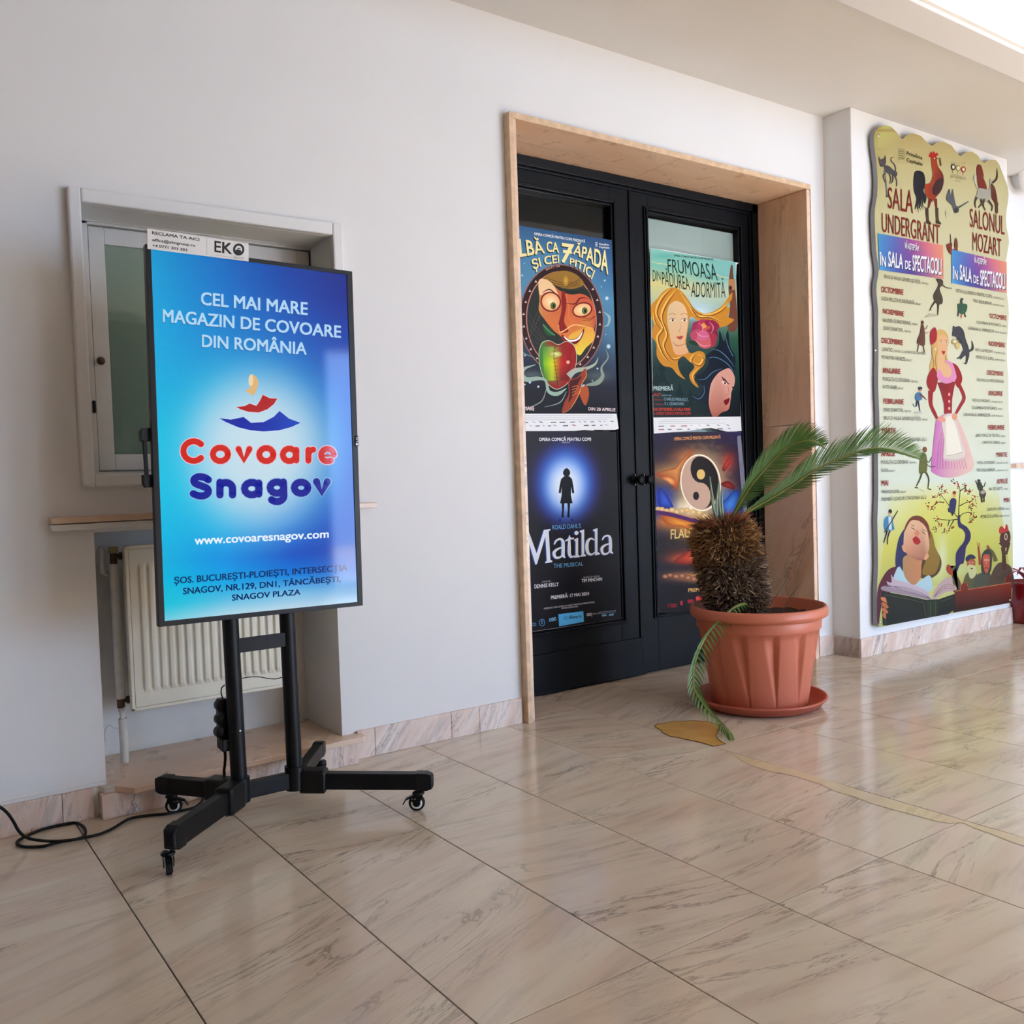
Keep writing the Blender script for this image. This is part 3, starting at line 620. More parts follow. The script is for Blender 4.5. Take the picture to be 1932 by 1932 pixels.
# poles, cross plates, clamps
PL, PR = [(.388, 1.62), (.4045, .10)], [(.573, 1.62), (.5835, .10)]
PYY = -.40; pr = .0245
for (a, b) in (PL, PR):
    MB().tube([(a[0], PYY, a[1]), (b[0], PYY, b[1])], pr, 28).build('pole', M['metal'], ds)
    c = (a[0]+(b[0]-a[0])*.82, PYY, 1.62-.82*1.52)
    zc = .372; xx = a[0]+(b[0]-a[0])*(1.62-zc)/1.52
    if a is PL[0]:
        MB().tube([(xx, PYY, .3), (xx, PYY, .303)], pr+.0006, 28).build('pole_joint', M['plastic'], ds)
        MB().tube([(xx+.004, PYY-pr-.0005, .305), (xx+.004, PYY-pr-.003, .305)], .003, 10).build('screw', M['chrome'], ds)
y1, y2 = -.414, -.408
zA, zB = PY(490, 1199, -.42), PY(490, 1228, -.42)
MB().box(.405, .572, y1-.004, y2-.002, PY(490, 1227, -.42).z, PY(490, 1200, -.42).z).build('cross_plate', M['metal'], ds, bevel=.0015)
for hx, hy in ((481, 1207), (504, 1205), (481, 1218), (504, 1216)):
    p = PY(hx, hy, -.4195); MB().tube([p, p+Vector((0, .0025, 0))], .0026, 12).build('slot', M['rubber'], ds)
z0b, z1b = .082, .142
MB().box(.405, .585, -.417, -.385, z0b+.004, z1b-.006).build('base_bar', M['metal'], ds, bevel=.003)
for xx in (.4045, .5835):
    MB().tube([(xx, PYY, z0b-.002), (xx, PYY, z1b+.012)], pr+.007, 28).build('collar', M['plastic'], ds, bevel=.002)
# screen mount: rails and hooks behind the panel
MB().box(.205, .78, -.425, -.405, 1.165, 1.190).box(.205, .78, -.425, -.405, 1.015, 1.040).build('mount_rail', M['metal'], ds, bevel=.002)
def mzone(pts, y, th, name):
    mb = MB(); mb.prism([PY(a, b, y) for a, b in pts], (0, th, 0)); return mb.build(name, M['metal'], ds, bevel=.0015)
mzone([(266, 813), (270, 808), (290, 807), (292, 832), (272, 833), (266, 830)], -.432, .03, 'mount_hook')
mzone([(271, 896), (293, 895), (296, 919), (276, 920), (272, 914)], -.432, .03, 'mount_hook')
mzone([(270, 832), (277, 832), (281, 897), (274, 897)], -.428, .012, 'mount_arm')
MB().box(.47, .51, -.428, -.40, .9, 1.4).build('mount_spine', M['metal'], ds, bevel=.003)
# legs with end caps; caster under each
def legpart(p0, p1, cap, z_, h=.052, w_=.036):
    p0 = Vector((*p0, z_[0])); p1 = Vector((*p1, z_[1])); d_ = (p1-p0).normalized()
    L_ = MB().bar(p0, p1-d_*.02, w_, h).build('leg', M['metal'], ds, bevel=.004)
    e = MB(); sd = d_.cross(Vector((0, 0, 1))).normalized(); u = Vector((0, 0, 1))
    st = [(-.045, 1.06, 1.08), (-.012, 1.06, 1.08), (.004, 1.02, .86), (.010, .8, .6)]
    rings = [[p1+d_*t+sd*a*w_/2*ww+u*b*h/2*hh for a, b in ((1, 1), (-1, 1), (-1, -1), (1, -1))] for t, ww, hh in st]
    vs = [v for R in rings for v in R]; fs = [(i*4+k, i*4+(k+1) % 4, (i+1)*4+(k+1) % 4, (i+1)*4+k) for i in range(3) for k in range(4)]+[(3, 2, 1, 0), (12, 13, 14, 15)]
    e.add(vs, fs).build('end_cap', M['plastic'], L_, bevel=.0025)
    k = MB(); kp = p0+d_*.045
    k.bar(p0, p0+d_*.085, w_+.022, h+.022).build('hinge_clamp', M['plastic'], L_, bevel=.010, seg=3)
    for tt in (.035, .065): MB().tube([p0+d_*tt-u*(h/2+.010), p0+d_*tt-u*(h/2+.016)], .006, 10).build('bolt', M['plastic'], L_)
    return L_
def caster(cx, cy, ztop, ang, R=.0245, wt=.017):
    """wheel rolls along direction ang; fork, tread, white rims, axle cap, brake lever"""
    d_ = Vector((math.cos(ang), math.sin(ang), 0)); sdv = Vector((-math.sin(ang), math.cos(ang), 0)); c = Vector((cx, cy, R))
    cs = empty('caster', (cx, cy, 0), ds); off = -d_*.014
    def ring(rr, s_, k): return [c+sdv*s_+d_*rr*math.cos(2*math.pi*i/k)+Vector((0, 0, rr*math.sin(2*math.pi*i/k))) for i in range(k)]
    def disc(prof, m_, name, k=28):
        mb = MB(); R_ = [ring(rr, s_, k) for rr, s_ in prof]; vs = [v for q in R_ for v in q]
        mb.add(vs, [(i*k+j, i*k+(j+1) % k, (i+1)*k+(j+1) % k, (i+1)*k+j) for i in range(len(prof)-1) for j in range(k)], True); mb.add(R_[0], [tuple(range(k))]); mb.add(R_[-1], [tuple(range(k))])
        return mb.build(name, m_, cs)
    h_ = wt/2
    disc([(R*.72, -h_), (R*.93, -h_*.92), (R, -h_*.45), (R, h_*.45), (R*.93, h_*.92), (R*.72, h_)], M['rubber'], 'wheel')
    for s_ in (-1, 1):
        disc([(R*.70, s_*h_), (R*.68, s_*(h_+.0006)), (R*.50, s_*(h_+.0006))], M['whitep'], 'rim'); disc([(R*.48, s_*h_), (R*.46, s_*(h_+.001))], M['plastic'], 'hub'); disc([(R*.17, s_*(h_+.003)), (R*.15, s_*(h_+.0048))], M['chrome'], 'axle_cap', 14)
    fk = MB(); top = c+Vector((0, 0, R+.007))-off*0
    for s_ in (-1, 1):
        sh = [(-.014, .020), (.016, .030), (.020, .022), (.009, -.001), (.004, -.006), (-.004, -.005), (-.010, .004), (-.020, .012)]
        fk.prism([c+d_*a+Vector((0, 0, b))+sdv*s_*(h_+.0035) for a, b in sh], sdv*s_*.0022)
    fk.lathe([(0, 0), (.019, 0), (.020, .004), (.014, .010), (0, .010)], tuple(c+d_*.006+Vector((0, 0, R*.0+.0275))), 20)
    fk.build('fork', M['plastic'], cs)
    MB().tube([c+d_*.006+Vector((0, 0, .036)), Vector((cx+d_.x*.006, cy+d_.y*.006, ztop))], .0055, 12).build('stem', M['chrome'], cs)
    MB().bar(c-d_*.012+Vector((0, 0, .022)), c-d_*.034+Vector((0, 0, .012)), .018, .005).bar(c-d_*.033+Vector((0, 0, .0135)), c-d_*.044+Vector((0, 0, -.004)), .018, .003).build('brake_lever', M['plastic'], cs, bevel=.001)
    for t_ in (.004, .013):
        for s_ in (-1, 1): p = c-d_*t_+Vector((0, 0, .016))+sdv*s_*(h_+.0055); MB().tube([p, p+sdv*s_*.0015], .0022, 8).build('rivet', M['chrome'], cs)
    return cs
def under(px, py, z): p = PZ(px, py, z); return (p.x, p.y)
fl_end = under(322, 1583, .106); fr_end = under(812, 1473, .092); bl_end = (.228, -.165); br_end = (.797, -.105)
legpart((.395, -.412), fl_end, None, (.112, .106), h=.062); legpart((.600, -.405), fr_end, None, (.105, .092), h=.052)
legpart((.385, -.388), bl_end, None, (.115, .114), h=.052); legpart((.600, -.388), br_end, None, (.112, .106), h=.046)
c1 = PZ(319, 1650, .0); c2 = PZ(787, 1529, 0); c3 = PZ(327, 1534, 0)
caster(c1.x, c1.y, .075, math.radians(79), R=.0265); caster(c2.x, c2.y, .066, math.radians(-34), R=.026); caster(c3.x+.002, c3.y-.003, .088, math.radians(160)+math.pi*0, R=.0265); caster(br_end[0]-.01, br_end[1]-.012, .084, math.radians(20))
# thin lead hanging between the poles
q = [PY(x, y, -.38) for x, y in ((446, 1283), (460, 1279), (475, 1277), (490, 1277), (505, 1280), (520, 1281), (540, 1276))]
cb = MB().tube(q, .0016, 6).build('signal_lead', M['plastic']); tag(cb, 'thin black lead strung between the two stand poles', 'cable')
# sign plate on the upper left corner of the screen
SG = [(276.5, 431), (468.5, 459.5), (468.5, 494), (277.5, 470)]
sg = [TV(*p, .001) for p in SG]; mb = MB(); mb.hexa([p+TN*.003 for p in sg], sg); so = empty('sign_plate', tuple(sg[0])); tag(so, 'small white contact plate stuck on the top left corner of the advertising screen', 'sign')
mb.build('plate', M['whitep'], so, bevel=.0012)
sa = Art(lambda a, b: TV(a, b, .0043), TN, (4.2, 260, 410), base=.0001, step=.00001)
BK = (28, 28, 30)
sa.t('RECLAMA TA AICI', (110, 137), (485, 190), 24, 22, BK, .03); sa.t('office@ekogroup.ro', (112, 191), (453, 236), 22, 20, BK, .03); sa.t('+4 0771 303 303', (113, 236), (388, 272), 22, 20, BK, .03)
sa.line([(543, 167), (543, 298)], 2, (120, 120, 120), False)
sa.t('EK', (604, 275), (742, 294), 86, 84, (12, 12, 12), .03); sa.ell(796, 258, 45, 48, (12, 12, 12)); sa.ell(796, 258, 28, 30, (225, 225, 225))
sa.poly([(770, 262), (790, 258), (812, 264), (816, 278), (800, 290), (780, 286)], (24, 24, 24), True); sa.line([(785, 250), (810, 248)], 7, (24, 24, 24), False)
sa.line([(610, 303), (745, 318)], 2, (150, 150, 150), False); sa.t('GROUP', (752, 326), (838, 336), 15, 14, (110, 110, 110), 0)
sa.build('lettering', M['sign'], so)
# extension socket strip hanging behind the left pole
ps = empty('socket_strip', tuple(PY(418, 1360, -.362))); tag(ps, 'black three-socket extension strip hanging on the left stand pole', 'power strip')
mb = MB(); A = PY(419, 1330, -.362); Bm = PY(421, 1412, -.362); mb.bar(A+Vector((.0, 0, .02)), Bm, .03, .035, up=(0, 1, 0)); mb.build('body', M['plastic'], ps, bevel=.006)
for x, y in ((417, 1331), (417, 1357), (416, 1381)):
    p = PY(x, y, -.362); MB().lathe([(0, -.02), (.017, -.02), (.019, -.016), (.019, .016), (.017, .02), (0, .02)], tuple(p+Vector((.001, 0, 0))), 22, axis='y').build('socket', M['plastic'], ps)
p = PY(421, 1403, -.362); MB().box(p.x-.013, p.x+.016, -.395, -.36, p.z-.018, p.z+.02).build('plug', M['plastic'], ps, bevel=.004)
q = [PY(x, y, -.37) for x, y in ((420, 1318), (417, 1306), (418, 1298), (424, 1292))]; MB().tube(q, .002, 6).build('hanging_cord', M['plastic'], ps)
# supply cable
K = lambda x, y: (x/4.2, 1380+y/4.2)
pc = [PY(424, 1414, -.368), PY(425, 1432, -.362), PY(423, 1452, -.34), PY(420, 1470, -.30)]
cp = [(1630, 510, 0), (1580, 575, 0), (1520, 610, 0), (1400, 635, 0), (1300, 655, 0), (1180, 665, 0), (1050, 685, 0), (980, 715, 0), (900, 765, 0), (800, 810, 0), (700, 835, .0), (600, 855, .0), (480, 875, .0), (400, 895, 0), (330, 912, 0), (200, 915, 0), (140, 897, 0), (142, 868, 0), (200, 835, 0), (300, 790, 0), (400, 750, 0), (500, 725, 0), (600, 725, 0), (660, 755, 0), (678, 800, 0), (650, 840, .008), (560, 860, .010), (430, 870, .010), (300, 862, .006), (210, 840, .012)]
pts = pc+[PZ(*K(1640, 480), .06)]+[PZ(*K(x, y), .0062+z*1.2) for x, y, z in cp]
rise = [PY(*K(x, y), Y_) for x, y, Y_ in ((150, 790, -.115), (110, 720, -.09), (70, 660, -.07), (30, 620, -.055), (0, 600, -.05), (-60, 560, -.05), (-200, 560, -.06))]
sm_ = catmull([(p.x, min(p.y, -.026) if i > 5 else p.y, p.z) for i, p in enumerate(pts+rise)], False, 5)
cab = MB().tube(sm_, .0046, 8).build('power_cable', M['rubber']); tag(cab, 'black power cable looping over the floor along the left baseboard', 'cable')
# ================================================================== four posters on the door panes
PYP = .3035
def sheet(name, tf, outline, label, plane=PYP):
    f = lambda p: PY(tf[1]+p[0]/tf[0], tf[2]+p[1]/tf[0], plane)
    pts = [f(p) for p in outline]; root = empty(name, tuple(pts[0])); tag(root, label, 'poster', 'theatre posters on the black double door')
    MB().prism(pts, (0, .0012, 0)).build('sheet', M['whitep'], root)
    return root, Art(planeY(plane), (0, -1, 0), tf, base=.0003, step=.00001)
def smoke(a, pts, w, c): a.line(pts, w, c)
# ---- poster with a face in an oval mirror and a stitched apple
tf1 = (4.83, 940, 420)
r1, a = sheet('poster', tf1, [(60, 5), (1035, 160), (1083, 1745), (130, 1745)], 'blue theatre poster with an oval mirror face and apple, upper left on the door')
a.grid((60, 5), (1035, 160), (130, 1745), (1083, 1745), 50, 80, [(0, [(58, 98, 140), (50, 88, 130), (44, 78, 120)]), (.15, [(72, 124, 164), (84, 140, 176), (56, 100, 146)]), (.35, [(84, 140, 172), (90, 140, 170), (80, 136, 170)]), (.55, [(60, 94, 122), (60, 84, 108), (78, 122, 150)]), (.72, [(44, 52, 70), (36, 36, 48), (56, 70, 92)]), (.85, [(36, 32, 40), (30, 26, 34), (40, 40, 54)]), (1, [(22, 18, 22), (20, 16, 20), (22, 20, 26)])], [(300, 1390, 130, 40, (120, 150, 140), .5, 1), (900, 1400, 120, 50, (110, 130, 120), .5, 1)])
rnd = random.Random(3)
for x, y, q in ((178, 405, 17), (218, 482, 10), (990, 690, 18), (970, 528, 9), (1005, 1128, 20), (208, 1272, 16), (904, 1330, 9), (780, 1495, 20), (365, 1495, 10), (288, 1455, 12), (243, 1210, 8), (940, 585, 6), (238, 372, 5), (243, 1476, 7), (857, 1440, 6), (980, 1020, 5)): a.ell(x, y, q, q*1.1, (225, 240, 245), edge=(120, 160, 185))
ROT = -.06
a.ell(578, 880, 384, 502, (150, 100, 92), ROT, 48); a.ell(578, 880, 374, 492, (46, 26, 28), ROT, 48); a.ell(575, 888, 322, 446, (200, 130, 112), ROT, 48); a.ell(575, 890, 313, 436, (44, 48, 44), ROT, 48)
for k in range(26):
    t_ = 2*math.pi*k/26+.1; x = 578+349*math.cos(t_); y = 880+468*math.sin(t_)
    if not (-2.1 < math.atan2(y-880, x-578) < -1.0): a.poly([(x-12, y+8), (x+2, y-13), (x+12, y+9)], (210, 190, 180))
for k in range(4): a.line([(280+k*40, 1100-k*100), (330+k*50, 880-k*60), (420+k*30, 700-k*60)], 3, (96, 84, 76)); a.line([(270, 800+k*80), (340, 940+k*50), (440, 1080+k*20)], 2.5, (92, 80, 74))
a.poly([(420, 500), (500, 455), (620, 440), (720, 480), (780, 560), (700, 600), (600, 600), (500, 560)], (150, 112, 44), True)
for k in range(4): a.line([(440+k*8, 500+k*26), (560, 545+k*20), (680, 545+k*12), (748, 505+k*22)], 5, (92, 62, 24))
a.ell(615, 530, 26, 50, (214, 172, 60), edge=(160, 120, 50))
a.poly([(440, 530), (560, 590), (700, 620), (800, 600), (850, 700), (800, 740), (700, 660), (560, 650)], (34, 42, 34), True)
face = [(365, 560), (400, 520), (470, 540), (560, 620), (660, 655), (760, 650), (840, 700), (885, 820), (880, 930), (860, 1010), (800, 1130), (740, 1200), (690, 1160), (600, 1060), (500, 980), (420, 880), (370, 800), (375, 700)]
a.poly(face, lambda x, y: (205-(abs(x-600)*.04)+(y-600)*.03, 92+max(0, (470-x))*.5+max(0, y-980)*.42, 60+max(0, 430-x)*.35), True)
a.poly([(365, 545), (400, 510), (480, 545), (540, 640), (560, 740), (500, 660), (430, 640), (380, 660)], (238, 200, 150), True)
a.poly([(640, 1040), (760, 970), (860, 960), (875, 1060), (800, 1140), (740, 1210), (690, 1150)], lambda x, y: (232, 160+(y-960)*.2, 66), True)
a.poly([(575, 640), (610, 640), (620, 760), (600, 900), (640, 990), (560, 1005), (545, 940), (575, 800)], (136, 34, 28), True)
a.line([(610, 650), (640, 760), (640, 860), (680, 910)], 7, (222, 120, 70)); a.line([(550, 1000), (600, 985), (680, 935), (760, 940), (850, 965)], [3, 9, 10, 8, 2], (246, 196, 120)); a.line([(548, 930), (560, 1000), (600, 990)], 6, (246, 180, 110))
for cx, cy, rx, ry, ro in ((478, 722, 82, 78, .5), (765, 795, 80, 56, -.25)):
    a.ell(cx, cy, rx+14, ry+14, (120, 28, 30), ro); a.ell(cx, cy, rx, ry, (250, 226, 178), ro, edge=(238, 170, 110)); a.ell(cx+22, cy+36 if cx < 600 else cy+8, 26, 32, (120, 140, 60), edge=(70, 90, 40)); a.ell(cx+26, cy+38 if cx < 600 else cy+10, 11, 18, (24, 28, 18))
a.line([(400, 640), (470, 610), (550, 680)], [3, 12, 3], (96, 22, 26)); a.line([(620, 735), (700, 740), (745, 690), (820, 690)], [3, 14, 14, 3], (110, 24, 24))
for k in range(3): a.line([(770, 862+k*14), (830, 872+k*10), (880, 850+k*6)], 4, (130, 36, 30))
a.poly([(580, 1020), (640, 1060), (720, 1050), (780, 965), (770, 1030), (720, 1100), (650, 1110), (600, 1075)], (110, 16, 22), True); a.poly([(596, 1034), (650, 1068), (720, 1056), (768, 990), (740, 1060), (670, 1086), (620, 1068)], (250, 250, 245), True)
a.line([(575, 1025), (600, 1080), (660, 1125), (730, 1110)], [3, 8, 8, 2], (190, 40, 34))
# apple, leaf, hand and smoke
a.poly([(405, 925), (450, 950), (510, 1015), (470, 1035), (425, 1000)], (34, 86, 50), True); a.line([(408, 930), (460, 990), (515, 1028)], 4, (150, 200, 140))
a.line([(545, 1100), (540, 1050), (528, 1015)], [10, 8, 12], (50, 26, 18))
AP = [(400, 1100), (470, 1080), (545, 1115), (620, 1085), (690, 1125), (712, 1230), (690, 1350), (640, 1450), (560, 1510), (500, 1505), (430, 1440), (385, 1330), (372, 1200)]
a.poly([(x+(x-545)*.025, y+(y-1290)*.025) for x, y in AP], (200, 220, 180), True)
a.poly(AP, lambda x, y: (60, 128, 60) if x < 450 else (150, 30, 30), True)
a.grid((400, 1130), (680, 1130), (420, 1440), (640, 1440), 14, 14, [(0, [(70, 130, 60), (150, 170, 80), (140, 36, 30), (150, 20, 24)]), (.5, [(120, 190, 30), (214, 220, 30), (190, 40, 30), (140, 20, 22)]), (1, [(60, 110, 50), (180, 200, 40), (120, 34, 26), (110, 24, 26)])])
a.ell(520, 1200, 60, 28, (244, 240, 160), edge=(150, 160, 60)); a.ell(635, 1272, 16, 16, (240, 170, 140))
st = [(520, 1120), (505, 1200), (515, 1290), (530, 1380), (540, 1490)]; a.line(st, 4, (30, 26, 18))
for k in range(10): y = 1140+k*34; x = 510+abs(k-2)*3.6; a.line([(x-16, y), (x+18, y-3)], 4, (30, 26, 18), False)
SM = (152, 178, 162)
smoke(a, [(340, 1295), (240, 1330), (210, 1390), (260, 1430), (360, 1420), (430, 1440), (460, 1540), (540, 1560), (620, 1510)], [4, 26, 50, 44, 34, 22, 30, 36, 6], SM)
smoke(a, [(640, 1400), (700, 1350), (800, 1330), (880, 1290), (910, 1230)], [60, 46, 30, 20, 4], (170, 176, 160)); smoke(a, [(800, 1480), (900, 1460), (950, 1400), (940, 1320), (1000, 1230), (975, 1150)], [14, 44, 34, 18, 12, 4], (134, 150, 134)); smoke(a, [(960, 815), (1010, 860), (1000, 930), (960, 950)], [4, 22, 18, 4], (150, 180, 182))
smoke(a, [(200, 1050), (190, 1130), (230, 1190), (330, 1230)], [3, 12, 12, 3], (110, 140, 140)); smoke(a, [(440, 1500), (400, 1620), (300, 1680), (180, 1740)], [3, 9, 7, 3], (150, 160, 150)); smoke(a, [(620, 1540), (560, 1640), (420, 1680)], [4, 10, 3], (140, 150, 140))
a.poly([(640, 1440), (720, 1410), (790, 1330), (800, 1390), (750, 1470), (730, 1580), (660, 1680), (580, 1735), (600, 1640), (640, 1560)], (150, 62, 34), True)
a.poly([(650, 1450), (720, 1420), (760, 1400), (720, 1480), (690, 1560), (640, 1640), (650, 1560)], (70, 22, 20), True); a.poly([(740, 1540), (800, 1480), (826, 1560), (800, 1660), (770, 1640)], (176, 84, 40), True)
for k in range(4): a.line([(670, 1500+k*26), (710, 1488+k*22), (738, 1500+k*20)], 5, (220, 120, 60))
a.line([(795, 1345), (800, 1400), (760, 1470), (735, 1560), (660, 1690), (590, 1735)], [3, 7, 7, 7, 5, 2], (236, 150, 80))
CR = (238, 228, 164)
def tt(st, bo, to, bold=.05):
    sh = lambda L: [(x-7, y+9) for x, y in L]; a.text(st, sh(bo), sh(to), (22, 28, 44), bold+.03, True); a.text(st, bo, to, CR, bold, True)
tt('ALBĂ', [(100, 335), (250, 303), (425, 278)], [(95, 140), (250, 160), (395, 185)]); tt('CA', [(440, 262), (552, 275)], [(440, 172), (545, 186)])
tt('7', [(572, 360), (655, 368)], [(578, 188), (690, 204)], .07); a.poly([(588, 248), (668, 258), (672, 284), (590, 276)], CR)
tt('ĂPADA', [(680, 285), (780, 330), (880, 392), (1000, 472)], [(700, 212), (800, 225), (900, 245), (1000, 262)]); tt('ȘI CEI', [(322, 428), (430, 385), (555, 366)], [(300, 345), (420, 310), (550, 295)]); tt('PITICI', [(650, 378), (750, 430), (852, 518)], [(652, 322), (770, 365), (882, 440)])
Wt = (232, 236, 238)
a.t('OPERA COMICĂ PENTRU COPII PREZINTĂ', (326, 112), (790, 184), 22, 22, Wt, .05); a.t('Primăria', (918, 204), (1006, 212), 17, 17, Wt, .03); a.t('Capitalei', (918, 230), (1010, 238), 17, 17, Wt, .03)
for k in range(3): a.line([(884, 182+k*16), (902, 184+k*16)], 3, Wt, False); a.line([(884+k*9, 178), (884+k*9, 220)], 2, Wt, False)
a.text('BALET DE', [(436, 440), (490, 415), (560, 404)], [(432, 420), (488, 396), (560, 386)], (190, 150, 140), .04, True)
a.t('A MARE', (200, 1708), (326, 1712), 34, 34, (226, 206, 206), .05); a.t('DIN 20 APRILIE', (820, 1710), (1066, 1720), 27, 27, (226, 206, 206), .05)
a.build('print', M['print'], r1)
def strip(root, tf, outline, seed, lines, plane):
    f = lambda p: PY(tf[1]+p[0]/tf[0], tf[2]+p[1]/tf[0], plane)
    MB().prism([f(p) for p in outline], (0, .0008, 0)).build('sponsor_strip', M['whitep'], root)
    s_ = Art(planeY(plane), (0, -1, 0), tf, base=.0003, step=.00001); rn = random.Random(seed); x0, y0, x1, y1 = lines
    for k in range(3): s_.line([(x0+rn.random()*60, y0+k*18), (x1-rn.random()*160, y0+k*18-6)], 3, (170, 170, 176), False)
    for rr in range(2):
        x = x0
        while x < x1-30:
            w_ = rn.uniform(14, 60); y = y0+62+rr*32-(x-x0)*.012; c = rn.choice([(60, 60, 66), (90, 90, 100), (40, 50, 90), (150, 50, 50), (120, 120, 126)])
            if rn.random() < .5: s_.line([(x, y), (x+w_, y-2)], 8, c, False)
            else:
                for q in range(3): s_.line([(x+q*8, y-8+q*4), (x+q*8+w_*.5, y-8+q*4)], 3, c, False)
            x += w_+rn.uniform(18, 60)
    s_.build('sponsor_marks', M['print'], root)
strip(r1, tf1, [(120, 1742), (1078, 1742), (1098, 1878), (1060, 1890), (880, 1888), (860, 1896), (780, 1890), (700, 1898), (140, 1900)], 4, (215, 1762, 1060, 1860), PYP-.002)
# ---- black poster with a figure in a blue light
tf2 = (4.391, 940, 780)
r2, a = sheet('poster', tf2, [(150, 143), (978, 150), (1020, 1700), (235, 1815), (150, 1825)], 'black poster with a dark figure in a blue glow, lower left on the door')
a.grid((150, 143), (978, 150), (150, 1825), (1020, 1700), 60, 100, [(0, [(40, 37, 42), (36, 33, 38), (32, 30, 34)]), (.5, [(30, 27, 32), (28, 25, 30), (26, 25, 28)]), (1, [(28, 28, 32), (25, 24, 27), (26, 26, 30)])],
       [(560, 580, 285, 345, (52, 28, 84), 1, 2.2), (560, 580, 235, 300, (34, 84, 200), 1, 2.), (560, 590, 200, 260, (90, 150, 235), .9, 1.6), (560, 600, 150, 200, (232, 242, 252), 1, 1.7)])
F_ = (16, 14, 18)
a.ell(566, 484, 24, 30, F_); a.ell(566, 492, 30, 32, F_)
a.poly([(545, 520), (590, 520), (612, 545), (622, 600), (630, 660), (612, 662), (604, 610), (602, 680), (616, 745), (512, 745), (524, 680), (526, 610), (518, 662), (500, 660), (508, 600), (520, 545)], F_, False)
for x in (536, 584): a.poly([(x-12, 740), (x+12, 740), (x+8, 800), (x+6, 850), (x+14, 862), (x-14, 862), (x-8, 800)], F_)
a.line([(512, 870), (512, 900)], 20, (30, 50, 120), False); a.line([(612, 870), (612, 900)], 20, (30, 50, 120), False)
LB = (110, 176, 226)
a.t('OPERA COMICĂ PENTRU COPII', (338, 228), (768, 226), 25, 25, (225, 225, 228), .04); a.t('PREZINTĂ', (528, 246), (594, 245), 11, 11, (190, 190, 196), .02)
a.t('ROALD DAHL’S', (448, 963), (684, 948), 36, 36, LB, .02)
def face_serif(off, c):   # big roman letters drawn stroke by stroke
    X_ = lambda L: [(x+off[0], y+off[1]) for x, y in L]
    P_ = lambda L: a.poly(X_(L), c)
    P_([(212, 975), (250, 973), (318, 1160), (378, 965), (432, 957), (432, 966), (418, 978), (432, 1212), (448, 1222), (448, 1232), (390, 1240), (390, 1230), (402, 1220), (390, 1020), (320, 1250), (308, 1252), (244, 1040), (240, 1225), (262, 1240), (262, 1252), (200, 1256), (200, 1245), (222, 1232), (228, 990), (212, 985)])
    a.line(X_([(465, 1085), (480, 1055), (512, 1040), (535, 1060), (538, 1120), (538, 1175), (556, 1196)]), [10, 16, 16, 26, 28, 26, 6], c); a.line(X_([(535, 1108), (490, 1125), (462, 1155), (475, 1192), (510, 1192), (538, 1165)]), [10, 18, 26, 22, 16, 8], c)
    a.line(X_([(590, 1010), (588, 1100), (590, 1165), (606, 1188), (632, 1178)]), [8, 26, 26, 20, 6], c); P_([(555, 1052), (578, 1035), (592, 1010), (600, 1030), (628, 1028), (626, 1042), (600, 1046), (556, 1062)])
    a.ell(648+off[0], 990+off[1], 17, 17, c); P_([(630, 1042), (662, 1030), (662, 1170), (676, 1182), (676, 1190), (628, 1196), (628, 1186), (640, 1176), (640, 1060), (630, 1052)])
    P_([(676, 972), (712, 960), (712, 1162), (726, 1174), (726, 1182), (680, 1188), (680, 1178), (690, 1170), (690, 990), (676, 982)])
    a.line(X_([(798, 1050), (770, 1036), (742, 1058), (734, 1110), (746, 1158), (776, 1168), (802, 1148)]), [8, 14, 24, 28, 24, 14, 8], c); P_([(786, 962), (822, 950), (822, 1146), (842, 1160), (842, 1168), (802, 1176), (800, 980), (786, 972)])
    a.line(X_([(862, 1050), (876, 1024), (905, 1012), (925, 1030), (930, 1090), (930, 1142), (952, 1158)]), [8, 15, 15, 24, 26, 24, 6], c); a.line(X_([(928, 1078), (884, 1092), (858, 1120), (868, 1160), (900, 1162), (928, 1136)]), [9, 17, 24, 20, 15, 8], c)
face_serif((-9, 4), (30, 74, 140)); face_serif((0, 0), (228, 234, 244))
a.t('THE MUSICAL', (458, 1282), (704, 1260), 36, 30, LB, .02)
a.t('CARTE DE:', (362, 1402), (436, 1394), 12, 12, (190, 190, 196), .02); a.t('DENNIS KELLY', (300, 1450), (500, 1428), 32, 29, (222, 222, 228), .04); a.t('MUZICĂ ȘI VERSURI:', (706, 1366), (842, 1354), 13, 12, (190, 190, 196), .02); a.t('TIM MINCHIN', (690, 1400), (860, 1384), 27, 25, (222, 222, 228), .04)
a.t('PREMIERĂ: 17 MAI 2024', (436, 1540), (752, 1504), 29, 25, (222, 222, 228), .04)
a.t('PREZENTAT PRIN ACORD CU MUSIC THEATRE INTERNATIONAL', (378, 1624), (800, 1568), 13, 12, (190, 190, 196), .03); a.t('WWW.MTISHOWS.EU', (522, 1622), (660, 1604), 12, 11, (190, 190, 196), .03)
a.poly([(497, 1664), (704, 1638), (710, 1726), (504, 1764)], (88, 180, 236)); a.t('Bilete.ro', (590, 1702), (690, 1690), 26, 25, (14, 40, 70), .03); a.line([(536, 1690), (580, 1684), (580, 1700), (540, 1706)], 3, (14, 40, 70), False)
a.t('Primăria', (254, 1750), (312, 1744), 13, 13, LB, .02); a.t('Capitalei', (254, 1766), (312, 1760), 13, 13, LB, .02); a.ell(362, 1732, 24, 30, LB); a.ell(362, 1732, 20, 26, F_); a.line([(352, 1722), (372, 1720)], 6, LB, False); a.line([(354, 1738), (370, 1736)], 6, LB, False)
for k, c in enumerate(((120, 190, 240), (160, 210, 240), (120, 190, 240))): a.ell(430+k*20, 1710-k*4, 10, 15, c); a.ell(430+k*20, 1710-k*4, 5, 9, F_)
